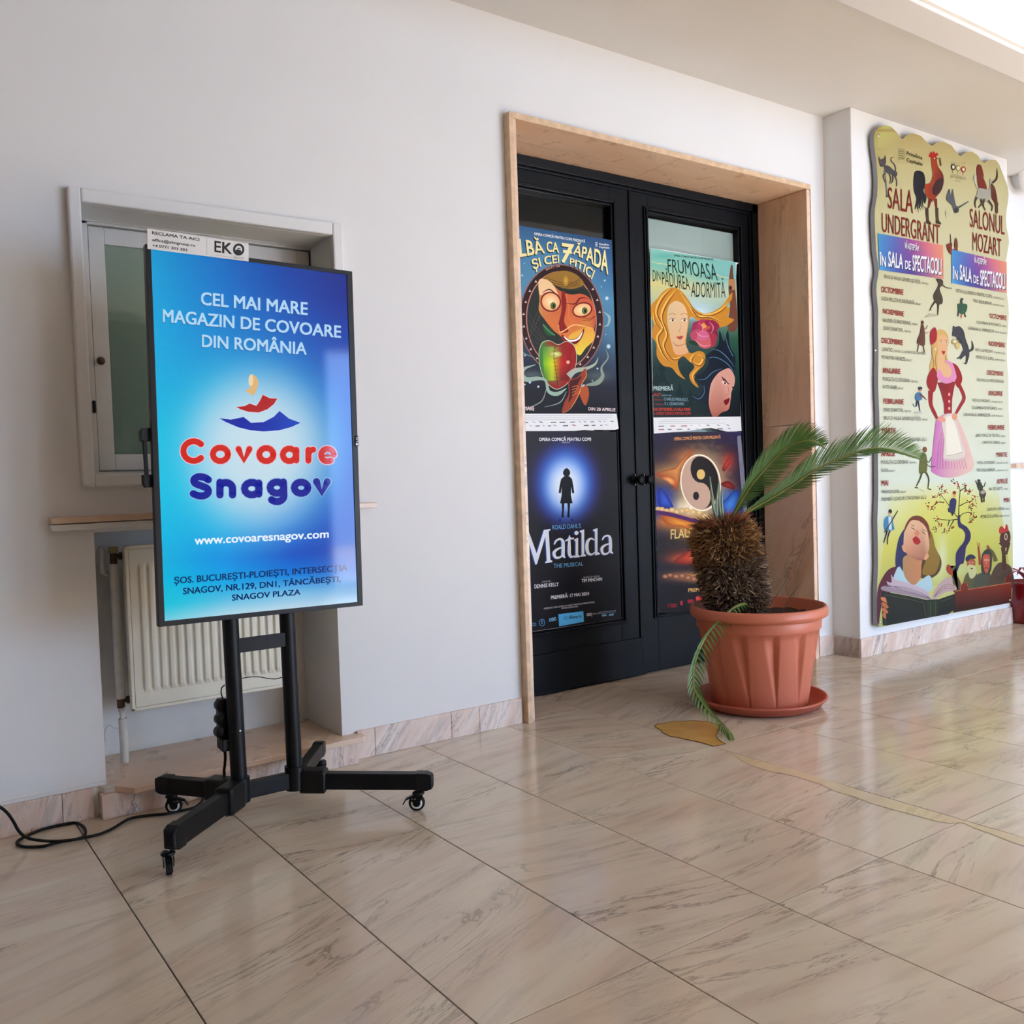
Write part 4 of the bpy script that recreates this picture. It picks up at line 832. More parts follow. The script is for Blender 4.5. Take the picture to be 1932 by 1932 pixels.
for k in range(3): a.ell(738+k*13, 1668-k*2, 7, 12, (190, 190, 196)); a.ell(738+k*13, 1668-k*2, 3, 7, F_)
a.line([(775, 1650), (775, 1690)], 3, (170, 170, 176), False); a.t('OPERA COMICĂ', (782, 1668), (850, 1660), 12, 12, (180, 180, 186), .02); a.line([(835, 1648), (975, 1632)], 4, (150, 170, 200), False); a.line([(855, 1660), (975, 1642)], 3, (150, 170, 200), False); a.poly([(858, 1668), (896, 1663), (896, 1678), (858, 1683)], LB); a.poly([(916, 1662), (956, 1657), (956, 1672), (916, 1677)], LB)
a.build('print', M['print'], r2)
# ---- green poster with two women and a rose
tf3 = (5.083, 1200, 440)
r3, a = sheet('poster', tf3, [(135, 143), (280, 160), (905, 268), (985, 285), (965, 300), (960, 420), (975, 1000), (1008, 1762), (165, 1770), (150, 1100), (140, 600)], 'green poster with a blonde and a black-haired woman, upper right on the door')
a.grid((136, 145), (955, 278), (166, 1768), (1006, 1762), 50, 80, [(0, [(134, 196, 180), (120, 184, 172), (124, 186, 178)]), (.1, [(120, 186, 170), (140, 196, 176), (128, 190, 184)]), (.2, [(214, 202, 130), (200, 200, 150), (186, 200, 180)]), (.3, [(180, 190, 140), (170, 200, 200), (150, 176, 150)]), (.5, [(70, 104, 90), (60, 84, 78), (40, 84, 62)]), (.7, [(28, 48, 46), (26, 48, 48), (22, 56, 50)]), (.85, [(30, 52, 52), (24, 44, 46), (16, 30, 34)]), (1, [(26, 36, 38), (22, 30, 34), (14, 18, 24)])], [(600, 760, 150, 60, (196, 220, 228), .9, 1), (260, 220, 110, 25, (88, 168, 158), .7, 1), (700, 420, 200, 50, (90, 160, 160), .4, 1)])
for x, y, w_ in ((200, 1320, 40), (300, 1400, 46), (420, 1430, 40), (520, 1480, 40), (600, 1560, 36), (250, 1200, 40), (380, 1560, 40)): a.poly([(x, y), (x+w_, y+120), (x+w_*.4, y+130), (x+w_*1.2, y+230), (x-w_*1.2, y+230), (x-w_*.4, y+130), (x-w_, y+120)], (16, 36, 38))
a.line([(150, 270), (210, 290), (300, 300), (380, 330)], 6, (220, 214, 140)); a.line([(760, 390), (830, 420), (900, 430)], 6, (230, 214, 150))
a.poly([(905, 330), (925, 310), (935, 420), (950, 520), (970, 900), (880, 920), (900, 700), (885, 520)], (110, 66, 50), True); a.poly([(885, 440), (950, 440), (955, 540), (890, 550)], (176, 128, 84)); a.ell(905, 525, 14, 22, (50, 34, 30))
# blonde hair, face and waves
HA, HB, HC_ = (196, 132, 40), (232, 186, 84), (132, 66, 28)
a.poly([(145, 700), (210, 620), (260, 560), (340, 520), (420, 545), (490, 620), (560, 720), (660, 770), (760, 740), (840, 680), (880, 620), (920, 570), (915, 640), (860, 700), (900, 720), (880, 800), (940, 830), (860, 890), (780, 900), (700, 850), (600, 840), (520, 800), (500, 900), (480, 1060), (520, 1150), (600, 1130), (660, 1160), (650, 1260), (580, 1330), (560, 1400), (600, 1480), (540, 1440), (510, 1360), (560, 1280), (500, 1220), (450, 1180), (400, 1230), (420, 1330), (470, 1400), (400, 1360), (340, 1290), (260, 1270), (200, 1180), (195, 1060), (150, 980), (170, 860), (145, 800)], HA, True, 4)
for L_, w_ in (([(330, 525), (240, 620), (190, 760), (250, 900), (200, 1000), (250, 1150), (330, 1250)], 16), ([(380, 540), (290, 660), (240, 800), (290, 960), (260, 1080), (340, 1200), (440, 1180)], 14), ([(420, 560), (500, 680), (580, 790), (700, 800), (820, 850)], 16), ([(470, 620), (560, 740), (680, 780), (800, 740), (880, 660)], 12), ([(560, 1150), (520, 1220), (600, 1260), (640, 1200), (590, 1160)], 14), ([(600, 1290), (540, 1360), (560, 1430)], 12), ([(160, 760), (180, 860), (260, 930)], 12)):
    a.line(L_, [3]+[w_]*(len(L_)-2)+[3], HB); a.line([(x+14, y+12) for x, y in L_], [2]+[w_*.7]*(len(L_)-2)+[2], HC_)
a.poly([(300, 760), (320, 690), (380, 650), (450, 680), (490, 760), (495, 880), (480, 980), (470, 1060), (500, 1140), (420, 1170), (370, 1150), (340, 1060), (320, 960), (300, 860)], lambda x, y: (222-max(0, 360-x)*.3, 184-max(0, y-900)*.08, 140-max(0, y-900)*.08), True)
a.line([(345, 1040), (400, 1080), (470, 1060)], [3, 12, 3], (176, 128, 90))
for ex in (350, 462): a.ell(ex, 832, 28, 13, (236, 226, 206)); a.ell(ex+2, 834, 11, 12, (70, 66, 50)); a.line([(ex-30, 830), (ex, 815), (ex+28, 828)], 5, (96, 58, 34)); a.line([(ex-36, 782), (ex, 768), (ex+32, 784)], 5, (160, 108, 64))
a.line([(420, 850), (428, 910), (410, 940), (430, 950)], [2, 4, 5, 3], (178, 126, 90)); a.poly([(385, 995), (410, 990), (430, 985), (452, 990), (430, 1018), (405, 1014)], (176, 70, 56), True)
# rose
for k, (x, y, q, c) in enumerate(((655, 950, 125, (120, 30, 60)), (600, 900, 70, (150, 44, 80)), (720, 900, 72, (140, 36, 66)), (590, 990, 72, (178, 70, 96)), (700, 1020, 80, (160, 48, 66)), (650, 1040, 74, (196, 90, 96)), (650, 880, 66, (170, 50, 84)), (640, 980, 58, (200, 96, 130)), (665, 890, 44, (190, 84, 60)), (655, 885, 26, (220, 150, 80)), (690, 860, 34, (150, 30, 70)))):
    a.poly([(x+q*math.cos(t_)*(1+.12*math.sin(3*t_+k)), y+q*.9*math.sin(t_)*(1+.1*math.cos(2*t_+k))) for t_ in [i*math.pi/7 for i in range(14)]], c, True, 3)
for L_ in ([(570, 940), (620, 985), (700, 990)], [(560, 1020), (640, 1080), (720, 1070)], [(600, 860), (640, 900), (630, 950)], [(700, 850), (740, 900), (720, 960)]): a.line(L_, [2, 8, 2], (226, 150, 166))
a.poly([(500, 1040), (560, 1030), (600, 1080), (540, 1070)], (30, 60, 40), True)
# black-haired woman
a.poly([(800, 930), (840, 1040), (880, 930), (900, 1080), (950, 1180), (950, 1300), (930, 1350), (880, 1300), (800, 1330), (740, 1400), (700, 1500), (690, 1640), (560, 1600), (530, 1540), (610, 1560), (640, 1480), (600, 1430), (580, 1370), (640, 1340), (700, 1240), (670, 1180), (740, 1120), (790, 1060)], (18, 26, 38), True)
a.poly([(840, 1310), (900, 1300), (945, 1380), (940, 1460), (915, 1520), (905, 1600), (885, 1690), (820, 1720), (780, 1755), (735, 1760), (700, 1660), (700, 1560), (720, 1440), (780, 1350)], lambda x, y: (206-max(0, y-1600)*.3, 150-max(0, y-1560)*.3, 132-max(0, y-1560)*.3), True)
a.line([(820, 1370), (850, 1420), (900, 1450)], [3, 20, 4], (120, 60, 60)); a.ell(848, 1436, 24, 13, (230, 214, 200), .5); a.ell(852, 1438, 10, 11, (70, 34, 24)); a.line([(815, 1385), (850, 1400), (880, 1440)], [3, 8, 3], (40, 20, 26)); a.poly([(840, 1610), (870, 1590), (895, 1580), (890, 1620), (860, 1650)], (110, 14, 26), True); a.line([(880, 1470), (890, 1540), (860, 1550)], 4, (150, 90, 84)); a.ell(930, 1480, 12, 9, (40, 24, 30))
for L_ in ([(690, 1200), (760, 1190), (860, 1240), (940, 1330)], [(720, 1110), (800, 1130), (880, 1200), (940, 1280)], [(590, 1400), (660, 1400), (740, 1330), (820, 1300)], [(850, 960), (880, 1080), (930, 1180)], [(540, 1560), (600, 1590), (650, 1540), (650, 1460)]): a.line(L_, [2, 5, 5, 2][:len(L_)], (96, 140, 180))
DG = (22, 44, 38)
a.t('OPERA COMICĂ PENTRU COPII PREZINTĂ', (362, 222), (742, 262), 16, 16, DG, .03)
def sp_(st, bo, to): a.text(st, bo, to, DG, .01, True)
sp_('FRUMOASA', [(305, 380), (470, 390), (640, 430), (785, 455)], [(300, 250), (470, 262), (620, 285), (760, 295)]); sp_('DIN', [(160, 462), (235, 450)], [(158, 350), (230, 372)]); sp_('PĂDUREA', [(250, 490), (400, 530), (520, 545)], [(245, 372), (400, 395), (500, 430)]); sp_('ADORMITĂ', [(525, 610), (700, 618), (858, 618)], [(530, 470), (700, 470), (850, 478)])
a.ell(455, 262, 8, 10, DG)
a.t('PREMIERĂ', (165, 1508), (355, 1508), 40, 40, (178, 200, 196), .06); RD = (170, 62, 50); PB = (120, 150, 160)
a.t('BALET', (167, 1562), (236, 1562), 28, 28, RD, .04); a.t('INSPIRAT DIN', (244, 1562), (336, 1564), 14, 14, PB, .03); a.t('POVESTEA LUI', (167, 1604), (262, 1606), 14, 14, RD, .02); a.t('CHARLES PERRAULT,', (266, 1604), (500, 1610), 28, 28, PB, .03); a.t('PE MUZICA LUI', (167, 1648), (268, 1648), 14, 14, RD, .02); a.t('P. I. CEAIKOVSKI', (274, 1648), (458, 1650), 26, 26, PB, .03)
a.t('DIN SEPTEMBRIE, LA SALA MARE', (168, 1702), (520, 1702), 26, 26, (196, 66, 48), .04); a.t('A OPEREI COMICE PENTRU COPII', (168, 1740), (522, 1740), 24, 24, (180, 56, 44), .04)
a.build('print', M['print'], r3)
strip(r3, tf3, [(166, 1768), (1005, 1758), (1013, 1896), (880, 1903), (800, 1886), (720, 1866), (650, 1872), (520, 1896), (360, 1908), (170, 1921)], 9, (215, 1790, 940, 1880), PYP-.002)
# ---- dark poster with a two-tone disc in fiery clouds
tf4 = (4.391, 1180, 780)
r4, a = sheet('poster', tf4, [(235, 158), (960, 150), (968, 600), (1025, 1560), (1020, 1620), (275, 1655)], 'dark poster with a two-tone disc in fiery clouds, lower right on the door')
a.grid((235, 158), (960, 150), (275, 1655), (1020, 1620), 90, 160, [(0, [(44, 38, 66), (40, 34, 44), (52, 44, 84)]), (.1, [(42, 36, 56), (36, 30, 38), (46, 36, 56)]), (.3, [(50, 40, 52), (60, 50, 60), (44, 34, 44)]), (.42, [(40, 60, 150), (60, 60, 90), (36, 70, 130)]), (.5, [(60, 50, 80), (120, 90, 60), (50, 60, 170)]), (.6, [(34, 30, 34), (60, 46, 40), (44, 36, 70)]), (.75, [(34, 32, 44), (40, 30, 34), (40, 28, 34)]), (1, [(24, 22, 26), (22, 20, 24), (22, 20, 24)])],
       [(400, 500, 190, 90, (206, 150, 84), .9, 1), (500, 360, 120, 80, (190, 110, 60), .7, 1), (560, 760, 170, 110, (232, 190, 90), .9, 1), (850, 400, 60, 80, (170, 50, 40), .8, 1), (830, 590, 80, 40, (130, 40, 36), .8, 1), (640, 560, 220, 280, (226, 186, 130), .7, 2), (520, 780, 110, 60, (250, 236, 210), .9, 1), (300, 690, 90, 80, (44, 72, 190), .9, 1), (840, 720, 90, 90, (60, 110, 190), .8, 1), (380, 900, 160, 60, (222, 130, 50), .85, 1), (560, 960, 120, 70, (230, 150, 60), .8, 1), (520, 1190, 150, 50, (200, 70, 40), .8, 1), (470, 1210, 120, 30, (226, 110, 70), .6, 1), (480, 1350, 160, 40, (200, 130, 84), .7, 1), (560, 1360, 60, 30, (240, 170, 80), .8, 1)], noise=.28, seed=5)
for L_, c0, c1 in (([(250, 500), (330, 470), (420, 440), (500, 340), (560, 290), (530, 370), (480, 450), (450, 560), (420, 640), (380, 580), (310, 540)], (222, 150, 80), (150, 70, 40)), ([(300, 530), (360, 520), (420, 560), (400, 600), (340, 560)], (246, 190, 110), (200, 80, 40)),
    ([(800, 460), (830, 400), (885, 330), (870, 390), (850, 440), (820, 480)], (196, 60, 44), (110, 30, 30)), ([(790, 580), (850, 560), (905, 600), (900, 630), (840, 615), (800, 600)], (150, 40, 34), (80, 24, 24)),
    ([(270, 640), (300, 620), (360, 700), (400, 790), (340, 790), (280, 760)], (60, 96, 210), (30, 40, 120)), ([(790, 760), (840, 700), (900, 640), (940, 660), (930, 780), (860, 860), (800, 840)], (70, 130, 206), (30, 50, 130)),
    ([(300, 840), (420, 860), (560, 900), (640, 930), (560, 960), (460, 940), (380, 930), (320, 900)], (240, 160, 60), (170, 70, 30)), ([(400, 1230), (470, 1170), (560, 1120), (640, 1140), (620, 1230), (520, 1250)], (214, 84, 50), (120, 30, 30))):
    cx0 = sum(p[0] for p in L_)/len(L_); cy0 = sum(p[1] for p in L_)/len(L_); qq = catmull(L_, True, 4); a._put([(cx0, cy0)]+qq, [(0, k+1, (k+1) % len(qq)+1) for k in range(len(qq))], [c0]+[c1]*len(qq))
for x, y, q in ((270, 790, 22), (300, 795, 26), (340, 806, 24), (385, 800, 26), (425, 815, 24), (470, 805, 26), (510, 800, 24), (560, 815, 26), (610, 820, 24), (660, 850, 26), (700, 870, 22)): a.ell(x, y, q, q*.8, (240, 214, 160), edge=(206, 160, 90))
a.line([(255, 818), (380, 838), (520, 875), (640, 905)], [36, 34, 32, 30], (78, 36, 90)); a.line([(255, 800), (380, 820), (520, 858), (640, 890)], 5, (190, 120, 110))
for x, y, q in ((330, 1350, 26), (370, 1340, 24), (420, 1350, 28), (470, 1345, 30), (520, 1360, 30), (570, 1370, 32), (600, 1390, 26)): a.ell(x, y, q, q*.7, (206, 150, 110), edge=(120, 56, 40))
a.ell(622, 574, 168, 236, (250, 240, 214), -.1, 44); a.ell(622, 574, 158, 226, (196, 160, 138), -.1, 44)
DK2 = (30, 24, 24)
E_ = lambda u, v: (622+151*u+15*v, 574+218*v-9*u)
pt = [E_(math.cos(t_), math.sin(t_)) for t_ in [(-math.pi/2)+math.pi*k/16 for k in range(17)]]
pt += [E_(.5*math.sin(math.pi*k/10), .5+.5*math.cos(math.pi*k/10)) for k in range(1, 10)]
pt += [E_(-.5*math.sin(math.pi*k/10), 0-.5*(1-math.cos(math.pi*k/10))) for k in range(0, 10)]
a.poly(pt, DK2); q = E_(.0, -.5); a.ell(q[0]+10, q[1]+40, 34, 42, (222, 186, 110)); q = E_(0, .5); a.ell(q[0]-45, q[1]+0, 25, 35, DK2)
TI = (226, 170, 96)
a.t('OPERA COMICĂ PENTRU COPII PREZINTĂ', (402, 224), (788, 206), 26, 22, (222, 150, 96), .04); a.t('FLAUTUL', (374, 1040), (668, 1010), 78, 62, (222, 186, 110), .03); a.t('PREMIERĂ', (520, 1478), (690, 1468), 28, 26, TI, .04)
RR = (196, 44, 56)
a.t('Primăria', (370, 1590), (424, 1588), 13, 13, RR, .03); a.t('Capitalei', (370, 1606), (424, 1604), 13, 13, RR, .03); a.line([(354, 1578), (354, 1606)], 5, RR, False); a.ell(464, 1570, 10, 20, RR)
for k in range(3): a.ell(522+k*17, 1556-k, 8, 14, RR); a.ell(522+k*17, 1556-k, 4, 8, (24, 22, 26))
a.poly([(582, 1518), (660, 1512), (668, 1590), (590, 1594)], (206, 60, 64))
a.build('print', M['print'], r4)
# crumpled tape down the right edge of that poster
tp = [PY(tf4[1]+x/4.391, tf4[2]+y/4.391, PYP-.001) for x, y in ((925, 190), (955, 180), (985, 480), (1015, 900), (985, 905), (950, 500))]
MB().prism(tp, (0, .0006, 0)).build('clear_tape', stainmat('clear_tape', (170, 172, 190), .35), r4)
# ================================================================== season programme board on the projecting wall
BY = -.214
qA = lambda L: [(1632+x/6.44, 220+y/6.44) for x, y in L]
qB = lambda L: [(1632+x/6.44, 500+y/6.44) for x, y in L]
qC = lambda L: [(1632+x/6.44, 700+y/6.44) for x, y in L]
qD = lambda L: [(1632+x/6.037, 900+y/6.037) for x, y in L]
BO = qA([(105, 240), (122, 185), (160, 135), (240, 100), (320, 125), (380, 185), (420, 245), (455, 274), (490, 240), (540, 212), (600, 207), (680, 235), (740, 300), (785, 342), (822, 353), (855, 325), (900, 308), (960, 308), (1050, 350), (1105, 425), (1140, 470), (1165, 482), (1200, 450), (1240, 428), (1300, 425), (1370, 470), (1410, 535), (1450, 562), (1490, 535), (1540, 522), (1590, 530), (1630, 580), (1660, 660), (1700, 760), (1735, 860), (1745, 950), (1735, 1050), (1718, 1150), (1712, 1250), (1720, 1350), (1742, 1450), (1750, 1530), (1735, 1620), (1715, 1750)])
BO += qB([(1712, 0), (1710, 150), (1722, 330), (1742, 480), (1748, 600), (1735, 800), (1722, 1000), (1728, 1200), (1742, 1350)]) + qC([(1742, 150), (1745, 400), (1756, 700), (1766, 1100), (1772, 1600)]) + qD([(1674, 420), (1682, 700), (1682, 1000), (1677, 1250), (1672, 1415), (1668, 1430), (1200, 1515), (700, 1604), (200, 1706), (170, 1706), (140, 1690), (136, 1300), (148, 1000), (146, 800), (140, 500), (150, 200)])
BO += qC([(158, 1100), (160, 900), (176, 700), (172, 500), (162, 250)]) + qB([(160, 1350), (164, 1050), (158, 750), (160, 560), (148, 430), (138, 330), (140, 230), (158, 130), (166, 60)]) + qA([(152, 1750), (134, 1640), (128, 1500), (122, 1380), (116, 1260), (118, 1140), (132, 1040), (148, 960), (152, 860), (152, 740), (142, 600), (128, 480), (110, 350)])
bd_ = empty('programme_board', tuple(PY(1780, 700, BY))); tag(bd_, 'tall cream season programme board with wavy edges on the white wall right of the door', 'sign')
P = [PY(x, y, BY) for x, y in BO]
MB().prism(P, (0, .026, 0)).build('panel', M['grey'], bd_)
a = Art(planeY(BY), (0, -1, 0), (1, 0, 0), base=.0004, step=.00001)
def cb(x, y):   # printed ground: sand at the top, pale green-white in the middle, lemon below
    t_ = (y-240)/940.; R_ = [(0, (190, 168, 108)), (.06, (198, 184, 128)), (.16, (206, 198, 152)), (.3, (208, 203, 166)), (.5, (212, 212, 184)), (.7, (214, 222, 204)), (.78, (214, 221, 200)), (.86, (208, 208, 130)), (1, (192, 194, 118))]
    for (t0, c0), (t1, c1) in zip(R_, R_[1:]):
        if t0 <= t_ <= t1 or t1 == 1:
            k = min(1, max(0, (t_-t0)/(t1-t0))); c = tuple(p+(q-p)*k for p, q in zip(c0, c1)); break
    e = max(0, (1700-x)/60.)*(1-min(1, max(0, t_*2.2))); return tuple(v-14*e*(1 if i < 2 else 1.8) for i, v in enumerate(c))
yr = list(range(243, 1176, 6))
def edges(y):
    xs_ = []
    for (x0, y0), (x1, y1) in zip(BO, BO[1:]+BO[:1]):
        if (y0 <= y < y1) or (y1 <= y < y0): xs_.append(x0+(x1-x0)*(y-y0)/(y1-y0))
    return sorted(xs_)
rows = [(y, edges(y)) for y in yr]
for (y0, e0), (y1, e1) in zip(rows, rows[1:]):
    if len(e0) == len(e1) == 2:
        n_ = 10; V0 = [(e0[0]+(e0[1]-e0[0])*k/n_, y0) for k in range(n_+1)]; V1 = [(e1[0]+(e1[1]-e1[0])*k/n_, y1) for k in range(n_+1)]
        a._put(V0+V1, [(k, k+1, n_+2+k, n_+1+k) for k in range(n_)], cb); a.off -= a.step
a.off = .00036; a.poly(BO, cb)
a.off = .00045
# lemon glow in the lower part, painted as a soft field inside the board
a.tf = (6.037, 1632, 900)
a.grid((300, 60), (1500, 40), (150, 1280), (1672, 1180), 40, 50, [(0, [(214, 221, 202)]*4), (.09, [(214, 220, 194), (218, 220, 170), (216, 220, 164), (212, 218, 190)]), (.2, [(216, 220, 176), (216, 212, 116), (210, 208, 104), (208, 210, 160)]), (.6, [(212, 206, 98), (200, 198, 88), (196, 196, 84), (192, 192, 96)]), (1, [(190, 188, 100), (180, 180, 94), (178, 176, 92), (170, 170, 92)])], [(880, 900, 60, 260, (220, 228, 200), .7, 1), (800, 1100, 120, 160, (214, 220, 150), .7, 1), (1080, 1050, 120, 100, (200, 210, 160), .6, 1)])
# audience, bench
BRW = (112, 44, 26)
a.poly([(990, 1120), (1040, 1010), (960, 1060), (925, 1060), (930, 1020), (960, 1010), (1010, 1080), (1080, 1180), (1100, 1300), (1000, 1300)], (84, 74, 50), True)
a.poly([(925, 1060), (930, 1010), (960, 1000), (1000, 1080), (990, 1120), (950, 1100)], (160, 60, 36), True)
a.poly([(1130, 1150), (1180, 1080), (1260, 1080), (1300, 1200), (1290, 1300), (1120, 1300)], (86, 84, 52), True); a.ell(1208, 980, 50, 62, (170, 84, 50)); a.poly([(1170, 1010), (1250, 1010), (1270, 1090), (1230, 1150), (1190, 1140)], (196, 196, 140), True); a.poly([(1145, 950), (1150, 910), (1200, 880), (1250, 900), (1255, 930), (1200, 935), (1170, 960)], (38, 44, 66), True)
for ex in (1192, 1225): a.ell(ex, 975, 9, 7, (240, 230, 200)); a.ell(ex, 975, 4, 5, (30, 20, 20))
a.ell(1215, 1042, 14, 7, (90, 20, 20))
a.line([(1310, 1000), (1300, 880), (1290, 790)], [34, 28, 22], (150, 62, 36)); a.line([(1278, 745), (1290, 800)], 8, (150, 62, 36)); a.line([(1305, 750), (1298, 800)], 8, (150, 62, 36)); a.line([(1390, 800), (1450, 860), (1490, 960)], [20, 40, 50], (96, 88, 50)); a.line([(1395, 830), (1392, 780), (1420, 810)], 14, (160, 70, 44))
a.poly([(1230, 1280), (1270, 1130), (1330, 1090), (1420, 1090), (1440, 1280)], (70, 76, 62), True); a.poly([(1330, 1090), (1325, 920), (1350, 850), (1395, 820), (1440, 860), (1445, 980), (1420, 1090)], (48, 54, 48), True); a.poly([(1345, 1000), (1345, 900), (1385, 880), (1420, 900), (1418, 1010), (1400, 1080), (1370, 1090)], (186, 84, 56), True)
a.line([(1382, 920), (1384, 985)], 12, (220, 130, 90)); a.ell(1365, 945, 9, 6, (240, 220, 200)); a.ell(1402, 945, 9, 6, (240, 220, 200)); a.line([(1360, 1045), (1382, 1028), (1405, 1045)], 8, (110, 24, 24))
a.poly([(1410, 1280), (1440, 1100), (1520, 980), (1620, 990), (1676, 1060), (1678, 1260)], (76, 60, 46), True); a.line([(1585, 1060), (1580, 900), (1570, 800)], [60, 44, 50], (74, 40, 28)); a.ell(1595, 700, 62, 112, (74, 36, 26), .1); a.poly([(1540, 740), (1520, 760), (1560, 780)], (40, 24, 20)); a.poly([(1530, 640), (1530, 580), (1560, 560), (1590, 590), (1605, 535), (1625, 560), (1630, 610), (1590, 630)], (176, 40, 30), True); a.ell(1604, 680, 18, 40, (206, 196, 170)); a.ell(1604, 680, 11, 30, (80, 40, 30))
for k in range(6): a.ell(1640-k*6, 760+k*22, 16, 12, (64, 34, 28))
a.poly([(1020, 1300), (1670, 1200), (1668, 1430), (1000, 1545)], lambda x, y: (max(24, 130-(y-1220)*.30), max(14, 44-(y-1220)*.1), max(14, 26-(y-1220)*.05)))
a.line([(1030, 1300), (1300, 1262), (1670, 1202)], 6, (210, 120, 70), False)
a.poly([(1085, 1300), (1085, 1240), (1115, 1205), (1150, 1200), (1170, 1240), (1170, 1290)], (120, 36, 24), False); a.line([(1085, 1300), (1085, 1240), (1115, 1205), (1150, 1200), (1170, 1240)], 6, (196, 110, 70), False); a.poly([(1590, 1190), (1600, 1150), (1640, 1120), (1660, 1130), (1665, 1200)], (110, 34, 24)); a.line([(1590, 1190), (1600, 1150), (1640, 1120), (1660, 1130)], 6, (196, 110, 70), False)
# reader: hair, neck, face, shirt, book
a.poly([(350, 1030), (345, 920), (360, 800), (390, 680), (460, 580), (560, 560), (700, 600), (760, 640), (800, 800), (870, 960), (830, 1100), (700, 1160), (500, 1100), (400, 1060)], (84, 60, 40), True)
a.poly([(350, 1020), (350, 860), (390, 690), (460, 590), (480, 760), (470, 960), (430, 1060)], (40, 48, 90), True); a.poly([(700, 660), (760, 640), (800, 800), (850, 940), (800, 1090), (700, 1120), (650, 1080), (700, 900)], (140, 110, 44), True)
a.poly([(140, 1310), (180, 1180), (260, 1060), (360, 1020), (400, 1080), (360, 1200), (300, 1300), (200, 1420), (150, 1690), (136, 1560)], (88, 32, 52), True)
a.poly([(350, 1070), (390, 1020), (440, 1080), (600, 1180), (720, 1120), (760, 1180), (740, 1300), (500, 1290), (330, 1190)], (176, 206, 214), True)
a.poly([(430, 1020), (450, 900), (640, 880), (640, 1020), (630, 1150), (560, 1230), (480, 1180), (440, 1100)], lambda x, y: (196-(600-x)*.12, 134, 92), True)
a.poly([(443, 640), (460, 560), (500, 500), (570, 490), (650, 500), (700, 560), (720, 680), (730, 800), (700, 900), (640, 950), (560, 930), (480, 880), (440, 800)], lambda x, y: (222-max(0, y-820)*.5, 178-max(0, y-760)*.4, 140-max(0, y-760)*.3), True)
a.poly([(440, 640), (455, 560), (500, 480), (560, 442), (640, 450), (710, 520), (740, 620), (740, 700), (715, 640), (690, 570), (630, 510), (570, 490), (520, 500), (480, 560)], (112, 52, 30), True)
a.poly([(418, 800), (430, 770), (450, 790), (465, 850), (440, 850)], (220, 160, 120), True); a.poly([(680, 900), (710, 870), (725, 900), (700, 940), (672, 940)], (220, 160, 120), True)
a.poly([(540, 705), (575, 675), (600, 685), (632, 735), (600, 770), (560, 755)], (176, 28, 30), True); a.line([(550, 712), (590, 720), (622, 738)], 5, (96, 12, 18))
a.poly([(560, 640), (590, 600), (620, 640), (600, 670), (570, 660)], (206, 130, 96), True); a.line([(520, 570), (550, 590), (570, 600)], [3, 9, 3], (70, 40, 34)); a.line([(640, 610), (670, 640), (690, 660)], [3, 9, 3], (70, 40, 34)); a.line([(525, 545), (560, 555)], 6, (90, 50, 34)); a.line([(650, 590), (690, 620)], 6, (90, 50, 34))
PG = (196, 176, 186)
a.poly([(296, 1110), (330, 1160), (420, 1190), (560, 1230), (700, 1300), (740, 1360), (760, 1390), (700, 1380), (500, 1300), (300, 1260), (245, 1190), (300, 1200)], PG, True); a.poly([(200, 1290), (220, 1240), (400, 1280), (600, 1330), (740, 1380), (740, 1400), (500, 1350)], (160, 140, 152), True)
for k in range(4): a.line([(230+k*8, 1250-k*10), (420, 1250+k*12), (640, 1320+k*12), (745, 1385)], 4, (104, 86, 104))
a.poly([(770, 1390), (780, 1320), (840, 1220), (920, 1150), (990, 1150), (1000, 1210), (1040, 1280), (900, 1320), (800, 1390)], (190, 164, 160), True)
for k in range(3): a.line([(785, 1370), (850, 1270+k*20), (940, 1220+k*24), (1020, 1240+k*20)], 4, (104, 70, 80))
a.poly([(190, 1300), (300, 1320), (520, 1360), (700, 1400), (760, 1420), (830, 1395), (1020, 1330), (1030, 1500), (950, 1560), (250, 1690), (200, 1690), (190, 1500)], (24, 32, 30))
a.poly([(700, 1400), (830, 1390), (826, 1580), (710, 1600)], (30, 50, 34)); GL = (110, 104, 60)
for L_ in ([(215, 1340), (440, 1380), (670, 1430)], [(240, 1400), (235, 1680)], [(670, 1450), (690, 1590)], [(860, 1420), (1000, 1370)], [(745, 1420), (740, 1595)], [(800, 1410), (800, 1580)]): a.line(L_, 4, GL, False)
for k in range(4): yy = 1400+k*60; a.poly([(180+k*8, yy-30), (230, yy-26), (275-abs(k-1.4)*22, yy+20), (250-k*6, yy+34), (190+k*3, yy+6)], (196, 112, 70) if k else (210, 130, 84), True)
